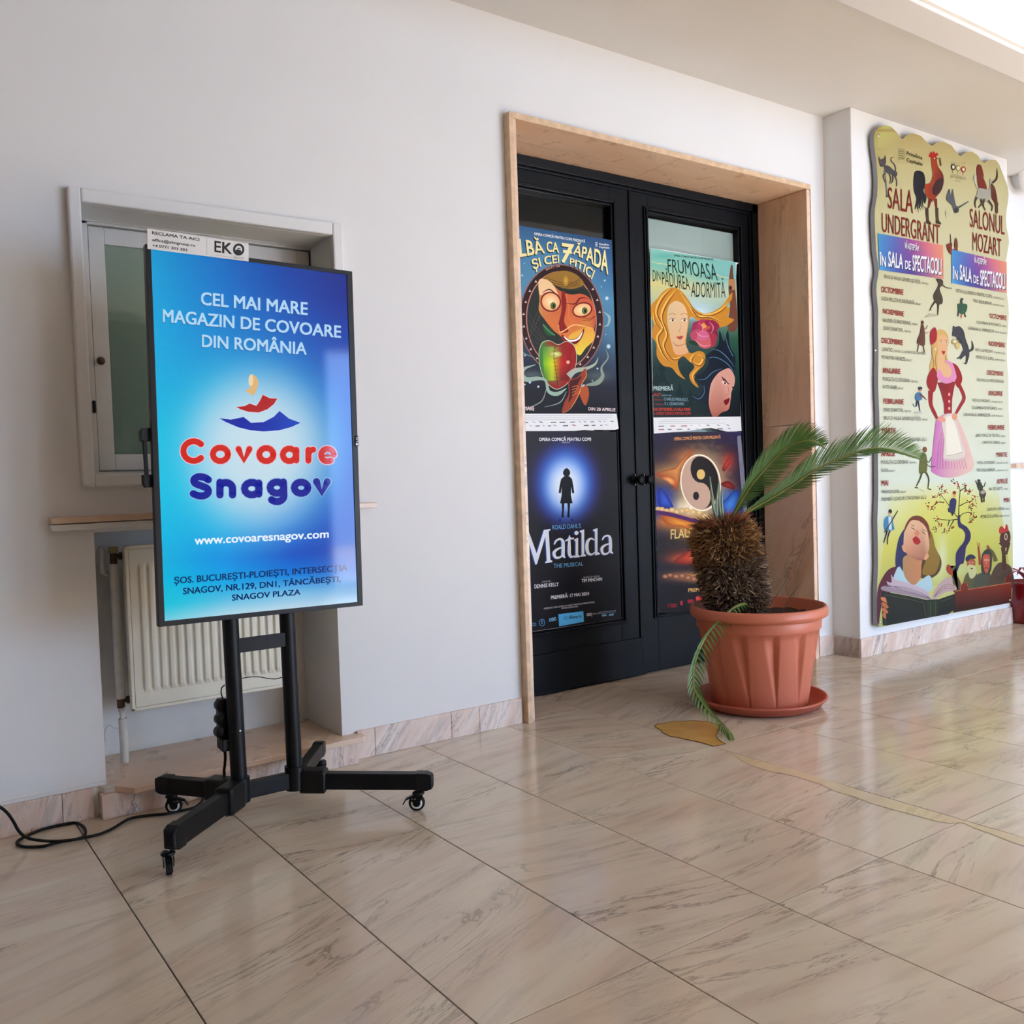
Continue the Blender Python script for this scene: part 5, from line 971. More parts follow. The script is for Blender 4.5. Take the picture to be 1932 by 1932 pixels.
# tree with a boy
NV = (44, 36, 86)
a.poly([(1055, 440), (1080, 440), (1090, 520), (1160, 570), (1200, 640), (1195, 720), (1150, 800), (1140, 880), (1120, 980), (1080, 1000), (1040, 1080), (1030, 900), (1060, 820), (1120, 740), (1140, 660), (1110, 600), (1060, 560)], NV, True)
for L_ in ([(1065, 470), (1020, 420), (960, 330), (900, 250), (860, 200)], [(1065, 450), (1070, 300), (1080, 150), (1060, 90)], [(1070, 460), (1110, 420), (1180, 400), (1220, 430)], [(1060, 480), (980, 490), (900, 488), (830, 480)], [(1075, 330), (1130, 300), (1210, 270)], [(1010, 490), (970, 560), (950, 600)], [(960, 490), (940, 560)], [(900, 290), (820, 290), (760, 350)], [(1080, 160), (1150, 110)]): a.line(L_, [12, 8, 7, 6, 4][:len(L_)], (26, 24, 20))
rn = random.Random(12); cl = [(860, 200), (780, 230), (820, 290), (770, 350), (720, 330), (1060, 90), (1010, 60), (1140, 90), (1200, 160), (1250, 230), (1190, 290), (1240, 310), (1200, 360), (1220, 430), (1190, 500), (1240, 460), (820, 480), (850, 540), (800, 590), (910, 610), (980, 590), (860, 120), (900, 170), (1150, 160)]
for x, y in cl:
    for k in range(6):
        t_ = rn.random()*6.28; d = rn.uniform(14, 40); X_, Y_ = x+d*math.cos(t_), y+d*math.sin(t_); t2 = t_+rn.uniform(-.6, .6)
        a.poly([(X_-11*math.cos(t2), Y_-11*math.sin(t2)), (X_-5*math.sin(t2), Y_+5*math.cos(t2)), (X_+11*math.cos(t2), Y_+11*math.sin(t2)), (X_+5*math.sin(t2), Y_-5*math.cos(t2))], (28, 34, 20)); a.off -= a.step*.7
    a.off += a.step
    for k in range(2): a.ell(x+rn.uniform(-16, 16), y+rn.uniform(-16, 16), 9, 11, (176, 50, 30), n=10); a.off -= a.step*.7
    a.off += a.step
a.poly([(970, 260), (1000, 240), (1035, 260), (1030, 340), (1010, 420), (960, 400), (955, 330)], (34, 40, 88), True); a.ell(1015, 205, 17, 28, (222, 160, 110)); a.ell(1014, 178, 20, 18, (140, 50, 24)); a.poly([(955, 360), (940, 350), (945, 400), (965, 400)], (24, 28, 60)); a.line([(995, 390), (990, 440)], 16, (20, 22, 40))
# soldier with a bassoon
a.ell(283, 392, 20, 26, (30, 30, 34)); a.ell(275, 418, 12, 14, (222, 160, 130)); a.poly([(240, 450), (300, 450), (320, 540), (325, 600), (230, 610), (210, 560), (215, 490)], (60, 130, 170), True); a.poly([(262, 450), (296, 450), (300, 600), (268, 600)], (200, 220, 220)); a.line([(250, 610), (230, 680), (208, 750)], [18, 14, 10], (30, 36, 60)); a.line([(280, 610), (255, 690), (252, 768)], [18, 14, 10], (30, 36, 60)); a.line([(218, 630), (300, 500), (370, 385)], [14, 12, 9], (70, 44, 40))
# ---- middle: woman in a red dress
a.tf = (6.44, 1632, 500)
HR = (206, 168, 96)
a.poly([(800, 1000), (820, 850), (880, 790), (950, 790), (1000, 850), (1010, 950), (990, 1080), (1010, 1200), (960, 1200), (900, 1150), (880, 1300), (820, 1350), (780, 1240), (810, 1120)], HR, True)
for L_ in ([(840, 900), (810, 1050), (830, 1200), (810, 1320)], [(880, 1000), (850, 1150), (870, 1290)], [(960, 1060), (980, 1150), (1000, 1190)]): a.line(L_, [3, 10, 10, 3][:len(L_)], (150, 110, 54))
a.poly([(875, 1000), (880, 900), (920, 850), (980, 870), (1000, 960), (990, 1060), (950, 1110), (900, 1080)], (224, 172, 124), True); a.poly([(890, 1080), (960, 1100), (965, 1190), (1040, 1240), (1060, 1330), (960, 1380), (880, 1330), (880, 1200)], (222, 176, 128), True)
a.poly([(790, 960), (785, 830), (815, 775), (850, 760), (870, 830), (860, 920), (820, 960)], (160, 24, 38), True)
for ex in (918, 985): a.ell(ex, 948, 16, 9, (236, 226, 206)); a.ell(ex, 946, 7, 8, (50, 70, 60)); a.line([(ex-20, 920), (ex+16, 914)], 5, (150, 100, 60))
a.poly([(925, 1052), (945, 1044), (970, 1052), (950, 1090)], (170, 30, 34), True); a.ell(855, 1025, 8, 14, (230, 220, 200))
DR = (150, 18, 26)
a.tf = (6.44, 1632, 700)
a.poly([(770, 30), (830, -40), (880, 60), (870, 160), (840, 250), (790, 240), (745, 150)], DR, True); a.poly([(1040, -90), (1110, -70), (1165, 30), (1175, 120), (1130, 200), (1100, 160), (1080, 40)], DR, True)
a.line([(795, 240), (795, 400), (840, 510), (880, 590)], [60, 44, 40, 26], DR); a.line([(1140, 170), (1200, 320), (1150, 430), (1100, 520)], [40, 40, 36, 26], DR)
a.poly([(875, 140), (1095, 130), (1075, 220), (1055, 340), (1050, 520), (960, 520), (955, 400), (920, 260)], lambda x, y: (150-max(0, 960-x)*.4, 18, 28)); a.poly([(880, 90), (870, 30), (900, -20), (950, 60), (1010, 80), (1050, 20), (1010, -80), (960, -120), (985, -130), (1050, -100), (1085, -20), (1105, 90), (1040, 140), (960, 150)], (216, 140, 180), True)
for y in (285, 370, 455): a.ell(1018, y, 13, 20, (222, 160, 160))
a.poly([(860, 600), (900, 560), (980, 520), (1060, 520), (1120, 580), (1180, 700), (1240, 850), (1290, 1010), (1320, 1140), (1260, 1230), (1100, 1290), (950, 1290), (830, 1240), (800, 1180), (815, 1000), (835, 800)], lambda x, y: (196+min(30, max(0, (x-880)*.12)), 110+min(80, max(0, (x-860)*.35)), 176), True)
for k in range(11): x = 870+k*36; a.line([(x*.3+700, 640), (x*.72+265, 900), (x+0, 1190)], [3, 8, 8], (168, 92, 150) if x < 980 else (200, 130, 150))
a.poly([(935, 560), (1070, 530), (1130, 700), (1180, 880), (1215, 1010), (1170, 1070), (1080, 1100), (980, 1080), (945, 1050), (960, 860), (940, 700)], (214, 204, 190), True); a.poly([(975, 560), (1050, 540), (1110, 720), (1175, 980), (1090, 1010), (985, 1030), (980, 800)], (232, 226, 208))
a.line([(985, 1030), (1090, 1012), (1175, 985)], 4, (150, 130, 120), False)
for k in range(8): a.ell(965+k*32, 1075+14*math.sin(k*.5), 18, 16, (206, 176, 180)); a.off -= a.step*.7
a.off += a.step
a.poly([(870, 590), (920, 550), (970, 580), (960, 620), (900, 610)], (226, 150, 130), True); a.poly([(1060, 520), (1110, 530), (1110, 580), (1080, 600), (1050, 570)], (220, 150, 120), True)
# walking green figure, violinist, drummer
GN = (72, 76, 40)
a.ell(722, 955, 26, 36, (120, 66, 34)); a.poly([(665, 1060), (690, 1000), (735, 1010), (750, 1100), (745, 1220), (700, 1240), (655, 1230)], (96, 100, 44), True); a.line([(690, 1230), (660, 1320), (620, 1400)], [22, 16, 10], GN); a.line([(735, 1230), (770, 1310), (760, 1420)], [22, 16, 10], GN); a.line([(600, 1415), (640, 1420)], 12, GN); a.line([(755, 1430), (800, 1440)], 12, GN); a.line([(740, 1080), (770, 1110), (805, 1050)], 9, (60, 84, 50)); a.line([(740, 1130), (790, 1165), (850, 1160)], 9, (80, 70, 44))
a.poly([(640, 1430), (720, 1470), (700, 1450)], (190, 190, 150), True)
BL_ = (60, 110, 150)
a.ell(665, 212, 26, 22, (40, 44, 60)); a.ell(668, 236, 16, 14, (210, 120, 90)); a.poly([(620, 270), (660, 256), (690, 290), (680, 350), (620, 360), (600, 320)], BL_, True); a.line([(625, 360), (618, 430)], 18, (34, 44, 70)); a.line([(640, 360), (655, 440), (665, 500)], [18, 12, 8], (34, 44, 70)); a.line([(615, 430), (590, 430), (580, 400)], 8, (34, 44, 70)); a.line([(655, 285), (700, 310), (742, 352)], [20, 18, 6], (120, 50, 30)); a.line([(650, 505), (690, 508)], 8, (40, 40, 50)); a.ell(640, 505, 50, 14, (190, 192, 176))
a.tf = (6.037, 1632, 900)
a.ell(1294, 42, 18, 16, (40, 44, 34)); a.poly([(1270, 70), (1310, 56), (1335, 110), (1330, 150), (1290, 150)], (50, 56, 40), True); a.line([(1275, 90), (1255, 40)], 10, (60, 60, 40)); a.line([(1330, 100), (1350, 110), (1368, 60)], 8, (60, 60, 40)); a.ell(1335, 190, 38, 50, (64, 60, 50)); a.ell(1338, 172, 30, 20, (170, 160, 140), -.4); a.line([(1320, 220), (1330, 290)], 16, (50, 50, 44)); a.line([(1350, 220), (1350, 285)], 16, (50, 50, 44))
# upper figures: cat, rooster, clown, bird, jester, duck, wolf
a.tf = (6.44, 1632, 220)
CT = (74, 70, 74)
a.poly([(160, 480), (180, 520), (225, 510), (240, 470), (250, 550), (230, 600), (190, 610), (170, 560)], CT, True); a.ell(205, 560, 30, 36, CT); a.poly([(230, 600), (280, 600), (340, 650), (385, 680), (375, 730), (320, 710), (270, 690), (240, 670)], CT, True); a.line([(365, 670), (360, 600), (315, 540), (315, 505), (345, 495)], [12, 12, 9, 8, 6], CT)
for L_ in ([(250, 690), (215, 720), (240, 800)], [(290, 700), (310, 760), (290, 815)], [(350, 710), (380, 780), (378, 850)], [(330, 700), (335, 770), (310, 820)]): a.line(L_, [16, 12, 8], CT)
a.line([(232, 650), (250, 800), (262, 980)], 12, (110, 120, 130)); a.ell(262, 972, 16, 12, (60, 60, 64)); a.ell(194, 560, 10, 8, (150, 90, 70))
RO = (150, 52, 24)
a.poly([(600, 680), (640, 660), (700, 680), (725, 760), (720, 860), (700, 900), (740, 980), (720, 1060), (690, 1000), (650, 1120), (640, 1060), (600, 1130), (620, 1000), (590, 900), (585, 780)], (22, 24, 34), True)
for k in range(4): a.line([(640+k*20, 960), (630+k*22, 1080), (650+k*30, 1170-k*20)], [14, 10, 2], (22, 24, 34))
a.poly([(800, 480), (860, 480), (870, 560), (890, 620), (940, 700), (950, 800), (920, 900), (860, 980), (800, 1040), (750, 980), (720, 900), (725, 830), (790, 800), (820, 700), (805, 600)], lambda x, y: (168-max(0, x-850)*.7, 62-max(0, x-850)*.3, 28), True)
a.poly([(860, 780), (940, 760), (930, 880), (850, 960), (810, 900)], (60, 24, 30), True); a.poly([(770, 490), (800, 430), (815, 455), (830, 420), (845, 450), (870, 440), (880, 470), (830, 490)], (190, 36, 26), True); a.line([(870, 510), (920, 510)], 12, (130, 110, 60)); a.line([(905, 520), (915, 600)], 18, (90, 60, 50)); a.ell(838, 510, 8, 8, (240, 220, 180))
for x0, x1 in ((790, 750), (850, 870)): a.line([(x0, 1000), (x0+(x1-x0)*.6, 1110)], [40, 20], (110, 40, 24)); a.line([(x1-3, 1110), (x1, 1200), (x1+8, 1270)], [36, 34, 30], (72, 54, 34)); a.poly([(x1-16, 1260), (x1+20, 1260), (x1+50, 1300), (x1+46, 1316), (x1-12, 1300)], (60, 40, 26))
a.poly([(980, 1000), (1020, 880), (1040, 960), (1060, 880), (1080, 990), (1100, 1080), (1130, 1100), (1130, 1160), (1080, 1170), (1060, 1100), (1030, 1060)], (90, 90, 94), True); a.line([(1110, 1120), (1250, 1035)], [22, 12], (90, 96, 88)); a.ell(1100, 1140, 26, 30, (50, 52, 54)); a.ell(1000, 1180, 30, 50, (190, 184, 150), edge=(206, 200, 160))
a.poly([(1360, 600), (1380, 585), (1410, 610), (1440, 740), (1420, 720), (1470, 840), (1460, 900), (1380, 870), (1360, 780), (1350, 660)], (120, 40, 26), True); a.poly([(1340, 700), (1316, 740), (1325, 800), (1355, 870), (1365, 860), (1345, 800), (1350, 740)], (200, 196, 176), True)
a.poly([(1380, 870), (1500, 880), (1510, 760), (1540, 800), (1520, 980), (1490, 1040), (1400, 1010), (1340, 1000), (1360, 920)], (170, 166, 150), True); a.poly([(1520, 820), (1570, 860), (1600, 1000), (1610, 1160), (1580, 1170), (1570, 1060), (1530, 980)], (100, 40, 26), True); a.line([(1540, 810), (1590, 760), (1600, 690), (1596, 630)], [24, 22, 14, 3], (60, 34, 26))
for L_ in ([(1350, 980), (1330, 1050), (1340, 1110)], [(1400, 1000), (1410, 1060), (1370, 1110)], [(1440, 1000), (1430, 1080), (1460, 1140)], [(1490, 1020), (1540, 1090), (1530, 1150)], [(1600, 1050), (1600, 1100), (1585, 1170)]): a.line(L_, [30, 18, 12], (74, 62, 50))
for k, c in enumerate(((40, 34, 40), (176, 160, 80), (170, 50, 40))): a.ell(1066+k*62, 615+k*14, 28, 38, c); a.ell(1066+k*62, 615+k*14, 15, 22, (226, 220, 190)); a.line([(1052+k*62, 575), (1046+k*62, 556)], 4, c, False); a.line([(1078+k*62, 575), (1086+k*62, 556)], 4, c, False); a.line([(1060+k*62, 655+k*12), (1060+k*62, 690+k*12)], 5, c, False)
a.t('OPERA COMICĂ PENTRU COPII', (1035, 740), (1218, 776), 26, 26, (140, 120, 80), .0); a.line([(1030, 696), (1225, 745)], 3, (140, 120, 80), False); a.t('BUCUREȘTI', (1090, 788), (1160, 800), 10, 10, (140, 120, 80), 0)
GT = (86, 80, 52); a.line([(405, 395), (465, 400), (470, 460), (466, 520), (405, 530), (405, 395)], 4, GT, False)
for k in range(4): a.line([(412, 418+k*28), (458, 424+k*28)], 7, GT, False)
a.t('Primăria', (500, 465), (688, 525), 42, 40, GT, .03); a.t('Capitalei', (500, 545), (690, 602), 42, 40, GT, .03)
MR = (126, 26, 14)
def hand(st, bl, br, h, h2, w=.0): a.text(st, [bl, br], [(bl[0]-2, bl[1]-h), (br[0]-2, br[1]-h2)], MR, w)
hand('SALA', (272, 1112), (578, 1180), 250, 280); hand('UNDERGRANT', (200, 1400), (905, 1550), 230, 230); hand('SALONUL', (1270, 1340), (1690, 1438), 222, 222); hand('MOZART', (1302, 1625), (1650, 1705), 220, 215)
a.poly([(985, 1560), (1050, 1540), (1050, 1610), (1110, 1600), (1115, 1640), (1045, 1640), (1050, 1680), (1010, 1650)], (120, 40, 26), True); a.line([(1038, 1560), (1032, 1430)], [12, 6], (80, 40, 26)); a.poly([(1080, 1590), (1085, 1500), (1105, 1480), (1120, 1540), (1115, 1610)], (110, 60, 34), True)
# two pasted banners
def banner(q, o):
    L = [(x-o[0], y-o[1]) for x, y in q]
    a.grid(q[0], q[1], q[3], q[2], 24, 12, [(0, [(64, 150, 200), (90, 110, 180), (160, 76, 150), (214, 110, 120), (228, 150, 110)]), (.5, [(60, 140, 200), (84, 92, 170), (120, 70, 150), (190, 110, 150), (224, 140, 110)]), (1, [(70, 160, 214), (66, 96, 170), (80, 60, 140), (150, 90, 140), (228, 150, 120)])])
banner([(150, 1420), (940, 1565), (950, 1975), (170, 1865)], (0, 0)); banner([(1045, 1615), (1715, 1770), (1715, 2145), (1045, 2025)], (0, 0))
def bt(st, bl, br, h, h2, w=.03): o = (8, 10); a.text(st, [(bl[0]+o[0], bl[1]+o[1]), (br[0]+o[0], br[1]+o[1])], [(bl[0]+o[0], bl[1]-h+o[1]), (br[0]+o[0], br[1]-h2+o[1])], (30, 30, 60), w+.02); a.text(st, [bl, br], [(bl[0], bl[1]-h), (br[0], br[1]-h2)], (236, 236, 240), w)
bt('VĂ AȘTEPTĂM', (475, 1600), (648, 1640), 70, 68); bt('ÎN', (170, 1800), (250, 1830), 120, 120); bt('SALA', (275, 1820), (455, 1850), 180, 170); bt('DE', (480, 1850), (548, 1862), 100, 100); bt('SPECTACOL!', (570, 1870), (925, 1922), 185, 190)
bt('VĂ AȘTEPTĂM', (1318, 1775), (1468, 1808), 68, 66); bt('ÎN', (1060, 1968), (1120, 1990), 120, 110); bt('SALA', (1145, 1980), (1290, 2020), 180, 160); bt('DE', (1310, 2020), (1372, 2040), 96, 90); bt('SPECTACOL!', (1392, 2050), (1695, 2096), 182, 185)
# figures between the columns
a.tf = (6.44, 1632, 500)
DG_ = (66, 56, 40)
a.poly([(860, 170), (930, 180), (940, 240), (900, 290), (935, 400), (930, 470), (880, 480), (840, 440), (825, 370), (870, 280), (885, 230)], DG_, True); a.line([(930, 240), (980, 275), (1050, 285)], [16, 12, 8], (84, 60, 44)); a.line([(850, 440), (800, 510), (790, 545)], [22, 14, 10], (56, 44, 34)); a.line([(885, 470), (880, 550), (876, 610)], [20, 14, 10], (56, 44, 34)); a.line([(770, 550), (800, 545)], 10, (56, 44, 34)); a.poly([(720, 640), (800, 590), (880, 620), (800, 630)], (186, 178, 150), True)
a.poly([(1120, 480), (1150, 470), (1230, 480), (1225, 560), (1180, 600), (1130, 570)], (40, 84, 56), True); a.line([(1165, 470), (1165, 430), (1180, 405)], [26, 24, 26], (44, 60, 48)); a.line([(1130, 560), (1120, 625)], 14, (50, 50, 44)); a.line([(1200, 580), (1215, 635)], 14, (50, 50, 44)); a.line([(1170, 600), (1160, 650)], 10, (180, 90, 60))
BN = (92, 52, 34)
a.ell(692, 700, 16, 24, BN); a.poly([(680, 730), (705, 735), (720, 830), (715, 980), (640, 960), (625, 930), (660, 830)], BN, True); a.line([(705, 760), (730, 780), (755, 735)], 6, (150, 90, 60)); a.line([(705, 800), (740, 830), (765, 810)], 6, (150, 90, 60)); a.line([(645, 960), (630, 1050)], 10, BN); a.line([(700, 975), (715, 1060)], 10, BN)
WG = (56, 56, 62)
a.poly([(1065, 740), (1090, 755), (1140, 745), (1190, 800), (1215, 900), (1250, 1000), (1260, 1100), (1230, 1180), (1215, 1100), (1150, 1150), (1190, 1050), (1160, 950), (1110, 880), (1055, 860), (1060, 810)], WG, True); a.line([(1255, 1050), (1300, 1020), (1300, 960), (1288, 920)], [26, 24, 16, 4], WG); a.line([(1190, 1050), (1150, 1120), (1110, 1135)], [26, 20, 14], WG); a.line([(1240, 1080), (1225, 1190), (1195, 1195)], [26, 18, 12], WG); a.line([(1110, 890), (1140, 940), (1170, 950)], 14, WG); a.ell(1085, 935, 40, 34, (176, 156, 90)); a.ell(1118, 985, 26, 40, (206, 180, 110)); a.ell(1085, 930, 22, 18, (214, 206, 170))
# ---- programme text
T1 = (36, 34, 30); T2 = (150, 26, 22)
def ln(st, sub, bl, br, h, h2=None, fr=.78):
    if sub:
        mx_ = bl[0]+(br[0]-bl[0])*fr; my = bl[1]+(br[1]-bl[1])*fr; h2 = h2 or h
        a.t(st, bl, (mx_-6, my), h, h, T1, .02); a.t(sub, (mx_+4, my), br, h*.55, h2*.55, T1, .0)
    else: a.t(st, bl, br, h, h2 or h, T1, .02)
def hd(st, bl, br, h, h2=None): a.t(st, bl, br, h, h2 or h, T2, .045)
ln('ERUS ȘI VALEA GENEROZITĂȚII,', 'TEATRU', (226, 160), (760, 243), 42, 38, .84)
hd('OCTOMBRIE', (193, 328), (460, 366), 66); ln('ELIZA MICUȚA FLORĂREASĂ,', 'BALET', (194, 428), (678, 492), 44, 40, .85)
hd('NOIEMBRIE', (213, 590), (467, 628), 60); ln('BASTIEN ȘI BASTIENNE,', 'OPERĂ', (214, 692), (632, 738), 42, 40, .82); ln('ONIX ȘI BARTON,', 'TEATRU', (217, 787), (550, 824), 42, 40, .74)
hd('DECEMBRIE', (196, 946), (453, 976), 62); ln('LUNATICI,', 'TEATRU CU ELEMENTE DE CLOVNERIE', (196, 1046), (728, 1094), 46, 62, .27); ln('POVESTIRI VIENEZE,', 'BALET', (198, 1140), (566, 1174), 42, 40, .8)
hd('IANUARIE', (210, 1312), (425, 1328), 64); ln('PUNGUȚA CU DOI BANI,', 'TEATRU', (210, 1406), (636, 1432), 44, 42, .79); ln('FATA BABEI,', 'BALET', (213, 1502), (460, 1514), 42, 40, .73)
a.tf = (6.44, 1632, 700)
hd('FEBRUARIE', (218, 396), (465, 406), 60); ln('ONIX ȘI BARTON,', 'TEATRU', (220, 492), (552, 502), 42, 42, .74); ln('ERUS ȘI VALEA GENEROZITĂȚII,', 'TEATRU', (223, 590), (752, 604), 42, 40, .86)
hd('MARTIE', (200, 752), (368, 758), 62); ln('PREMIERĂ CONCURS STAGIUNEA UG 1', None, (205, 852), (738, 852), 44, 42)
hd('APRILIE', (188, 1036), (360, 1034), 56); ln('PUNGUȚA CU DOI BANI,', 'TEATRU', (190, 1130), (615, 1124), 44, 40, .79); ln('ELIZA,', 'BALET', (193, 1228), (358, 1224), 40, 40, .58)
a.tf = (6.037, 1632, 900)
hd('MAI', (180, 100), (258, 96), 60); ln('MIRANDOLINA,', 'BALET', (182, 188), (458, 178), 38, 36, .77); ln('PREMIERĂ CONCURS STAGIUNEA UG 2', None, (182, 274), (688, 248), 40, 38)
a.tf = (6.44, 1632, 500)
ln('FESTIVALUL ENESCU PENTRU COPII,', 'CONCERTE LECȚIE', (1098, 330), (1682, 426), 38, 36, .76); ln('TRIO EQUILIBRIUM,', 'CONCERT-LECȚIE', (1308, 452), (1682, 512), 36, 34, .62)
hd('OCTOMBRIE', (1507, 644), (1712, 674), 54); ln('COLOMBINA SE ÎNTOARCE,', 'OPERĂ', (1345, 712), (1712, 758), 34, 34, .83); ln('CARNAVALUL ANIMALELOR,', 'SUITĂ MUZICALĂ', (1242, 784), (1712, 842), 36, 34, .7)
hd('NOIEMBRIE', (1496, 980), (1694, 1002), 54); ln('VIAȚA LUI MOZART,', 'CONCERT-LECȚIE', (1328, 1046), (1694, 1086), 34, 34, .62); ln('PETRICĂ ȘI LUPUL,', 'BASM MUZICAL', (1348, 1138), (1696, 1172), 36, 34, .64)
hd('DECEMBRIE', (1475, 1332), (1674, 1348), 52); ln('SALONUL LUI MOȘ CRĂCIUN', None, (1352, 1412), (1676, 1434), 34, 34)
a.tf = (6.44, 1632, 700)
hd('IANUARIE', (1494, 296), (1663, 304), 54); ln('VIAȚA LUI MOZART,', 'CONCERT-LECȚIE', (1292, 372), (1664, 390), 34, 34, .62); ln('COLOMBINA SE ÎNTOARCE,', 'OPERĂ', (1290, 462), (1666, 474), 34, 34, .83); ln('CARNAVALUL ANIMALELOR,', 'SUITĂ MUZICALĂ', (1187, 546), (1670, 558), 36, 34, .7)
hd('FEBRUARIE', (1488, 712), (1686, 714), 54); ln('DIRECTORUL DE TEATRU,', 'OPERĂ', (1338, 800), (1696, 802), 34, 34, .83); ln('CANTATA CAFELEI,', 'OPERĂ', (1420, 884), (1698, 886), 34, 34, .79)
hd('MARTIE', (1590, 1044), (1720, 1042), 54); ln('VIAȚA LUI MOZART,', 'CONCERT-LECȚIE', (1352, 1132), (1724, 1126), 34, 34, .62); ln('TRIO EQUILIBRIUM,', 'CONCERT-LECȚIE', (1346, 1222), (1726, 1214), 34, 34, .62)
hd('APRILIE', (1596, 1370), (1728, 1362), 54); ln('1001 DE NOPȚI,', 'OPERĂ', (1496, 1450), (1730, 1442), 34, 34, .76); hd('MAI', (1682, 1596), (1748, 1590), 52)
a.tf = (6.037, 1632, 900)
ln('CANTATA CAFELEI,', 'OPERĂ', (1382, 386), (1640, 370), 32, 32, .8); ln('PETRICĂ ȘI LUPUL,', 'BASM MUZICAL', (1310, 470), (1638, 448), 34, 32, .64)
a.c = [tuple(v*.74 for v in c) for c in a.c]      # whole print darkened to offset the strong light on the board
a.build('print', M['board'], bd_)
for x, y in ((1657, 256), (1660, 1174), (1905, 1132), (1651, 661)):
    p = PY(x, y, BY); MB().lathe([(0, -.006), (.006, -.0055), (.008, -.002), (.008, .0)], tuple(p), 14, axis='y').build('screw', M['chrome'], bd_)
# ================================================================== potted cycad
PC = Vector((2.736, -.468, 0))
sc_ = empty('pot_saucer', tuple(PC)); tag(sc_, 'round terracotta-coloured plastic saucer under the large plant pot', 'saucer')
MB().lathe([(0, .0), (.235, .0), (.262, .012), (.283, .036), (.289, .040), (.291, .046), (.286, .050), (.278, .047), (.262, .030), (.24, .014), (0, .012)], tuple(PC), 72).build('dish', M['terra2'], sc_)
pt_ = empty('potted_cycad', tuple(PC+Vector((0, 0, .013)))); tag(pt_, 'shaggy-trunked cycad in a large terracotta-coloured plastic pot before the black door', 'plant')
NF = 12
def flute(r, z, a):
    if z < .02 or z > .348: return r
    k = (z-.02)/.328; s_ = 1-(a/(2*math.pi)*NF) % 1.; w_ = .02+.5*k**.85
    if s_ < w_: t_ = s_/w_; dep = .019*min(1, k*1.5+.1); return r-dep*(t_/.4 if t_ < .4 else (1-t_)/.6)*min(1, (1-k)*60 if k > .983 else 1)
    return r
pp = [(.0, .013), (.198, .013), (.205, .018)]+[(.207+.054*k/14, .021+.326*k/14) for k in range(15)]+[(.268, .352), (.270, .358), (.272, .392), (.270, .398), (.276, .402), (.290, .404), (.297, .408), (.300, .420), (.298, .440), (.292, .449), (.284, .450), (.278, .444), (.266, .40), (.24, .385), (0, .385)]
MB().lathe(pp, tuple(PC), 336, rf=flute, smooth=False).build('pot', M['terra'], pt_)
bpy.data.objects['pot'].data.polygons.foreach_set('use_smooth', [True]*len(bpy.data.objects['pot'].data.polygons))
rs = random.Random(5)
# soil with a rough top
n_ = 40; V = []; F = []
for i in range(13):
    for k in range(n_):
        r_ = .272*i/12; t_ = 2*math.pi*k/n_; V.append((PC.x+r_*math.cos(t_), PC.y+r_*math.sin(t_), .398+rs.uniform(-.004, .006)))
F = [(i*n_+k, i*n_+(k+1) % n_, (i+1)*n_+(k+1) % n_, (i+1)*n_+k) for i in range(12) for k in range(n_)]
mb = MB(); mb.add(V, F, True); so_ = mb.build('soil', M['soil'], pt_)
# trunk: base and top found on the line of sight at the plant's distance
D0 = 4.06
B0 = PZ(1397, 1158, .40); T0 = PD(1360, 985, (B0-CAM).dot(FW)-.03)
D0 = (B0-CAM).dot(FW)
ax = T0-B0; prof_t = [(0, .100), (.08, .128), (.3, .143), (.55, .142), (.72, .140), (.86, .136), (.95, .118), (1.0, .085), (1.03, .03)]
def trad(t_):
    for (a_, ra), (b_, rb) in zip(prof_t, prof_t[1:]):
        if a_ <= t_ <= b_: return ra+(rb-ra)*(t_-a_)/(b_-a_)
    return .03
mb = MB(); mb.tube([B0+ax*t_ for t_, _ in prof_t], [r_*.93 for _, r_ in prof_t], 32); mb.build('trunk', M['trunk'], pt_)
V = []; F = []; C_ = []
U_ = ax.normalized(); S1 = U_.orthogonal().normalized(); S2 = U_.cross(S1)
def fib(p, d, L_, w_, c, curl=.3):
    d = d.normalized(); sd = d.cross(Vector((rs.random()-.5, rs.random()-.5, rs.random()-.5))).normalized(); cu = (Vector((rs.random()-.5, rs.random()-.5, rs.random()-.8))*curl)
    b = len(V); m_ = 3
    for i in range(m_+1):
        t_ = i/m_; q = p+d*L_*t_+cu*L_*t_*t_; ww = w_*(1-t_*.75)/2; V.append(tuple(q+sd*ww)); V.append(tuple(q-sd*ww)); V.append(tuple(q+d.cross(sd)*ww*1.2))
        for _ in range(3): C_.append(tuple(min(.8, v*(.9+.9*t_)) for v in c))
    for i in range(m_):
        o = b+3*i
        for j in range(3): F.append((o+j, o+(j+1) % 3, o+3+(j+1) % 3, o+3+j))
for k in range(4500):
    t_ = rs.random()**.9*1.0; an = rs.random()*6.283; rd = S1*math.cos(an)+S2*math.sin(an); p = B0+ax*t_+rd*trad(t_)*.92
    if t_ > .74: c = rs.choice([(96, 66, 40), (122, 88, 54), (140, 104, 66), (84, 52, 32), (110, 80, 48)]); L_ = rs.uniform(.02, .06); d = rd*.75+U_*rs.uniform(-.5, .8)
    elif t_ > .55: c = rs.choice([(94, 72, 54), (112, 88, 66), (70, 52, 40), (84, 66, 50)]); L_ = rs.uniform(.016, .045); d = rd+U_*rs.uniform(-.6, .5)
    else: c = rs.choice([(78, 62, 54), (98, 82, 72), (58, 46, 42), (112, 98, 86), (46, 38, 36)]); L_ = rs.uniform(.012, .038); d = rd+U_*rs.uniform(-.4, .6)
    fib(p, d+Vector((rs.uniform(-.3, .3), rs.uniform(-.3, .3), rs.uniform(-.3, .3))), L_, rs.uniform(.0016, .0052) if rs.random() < .7 else .0075, lin(c))
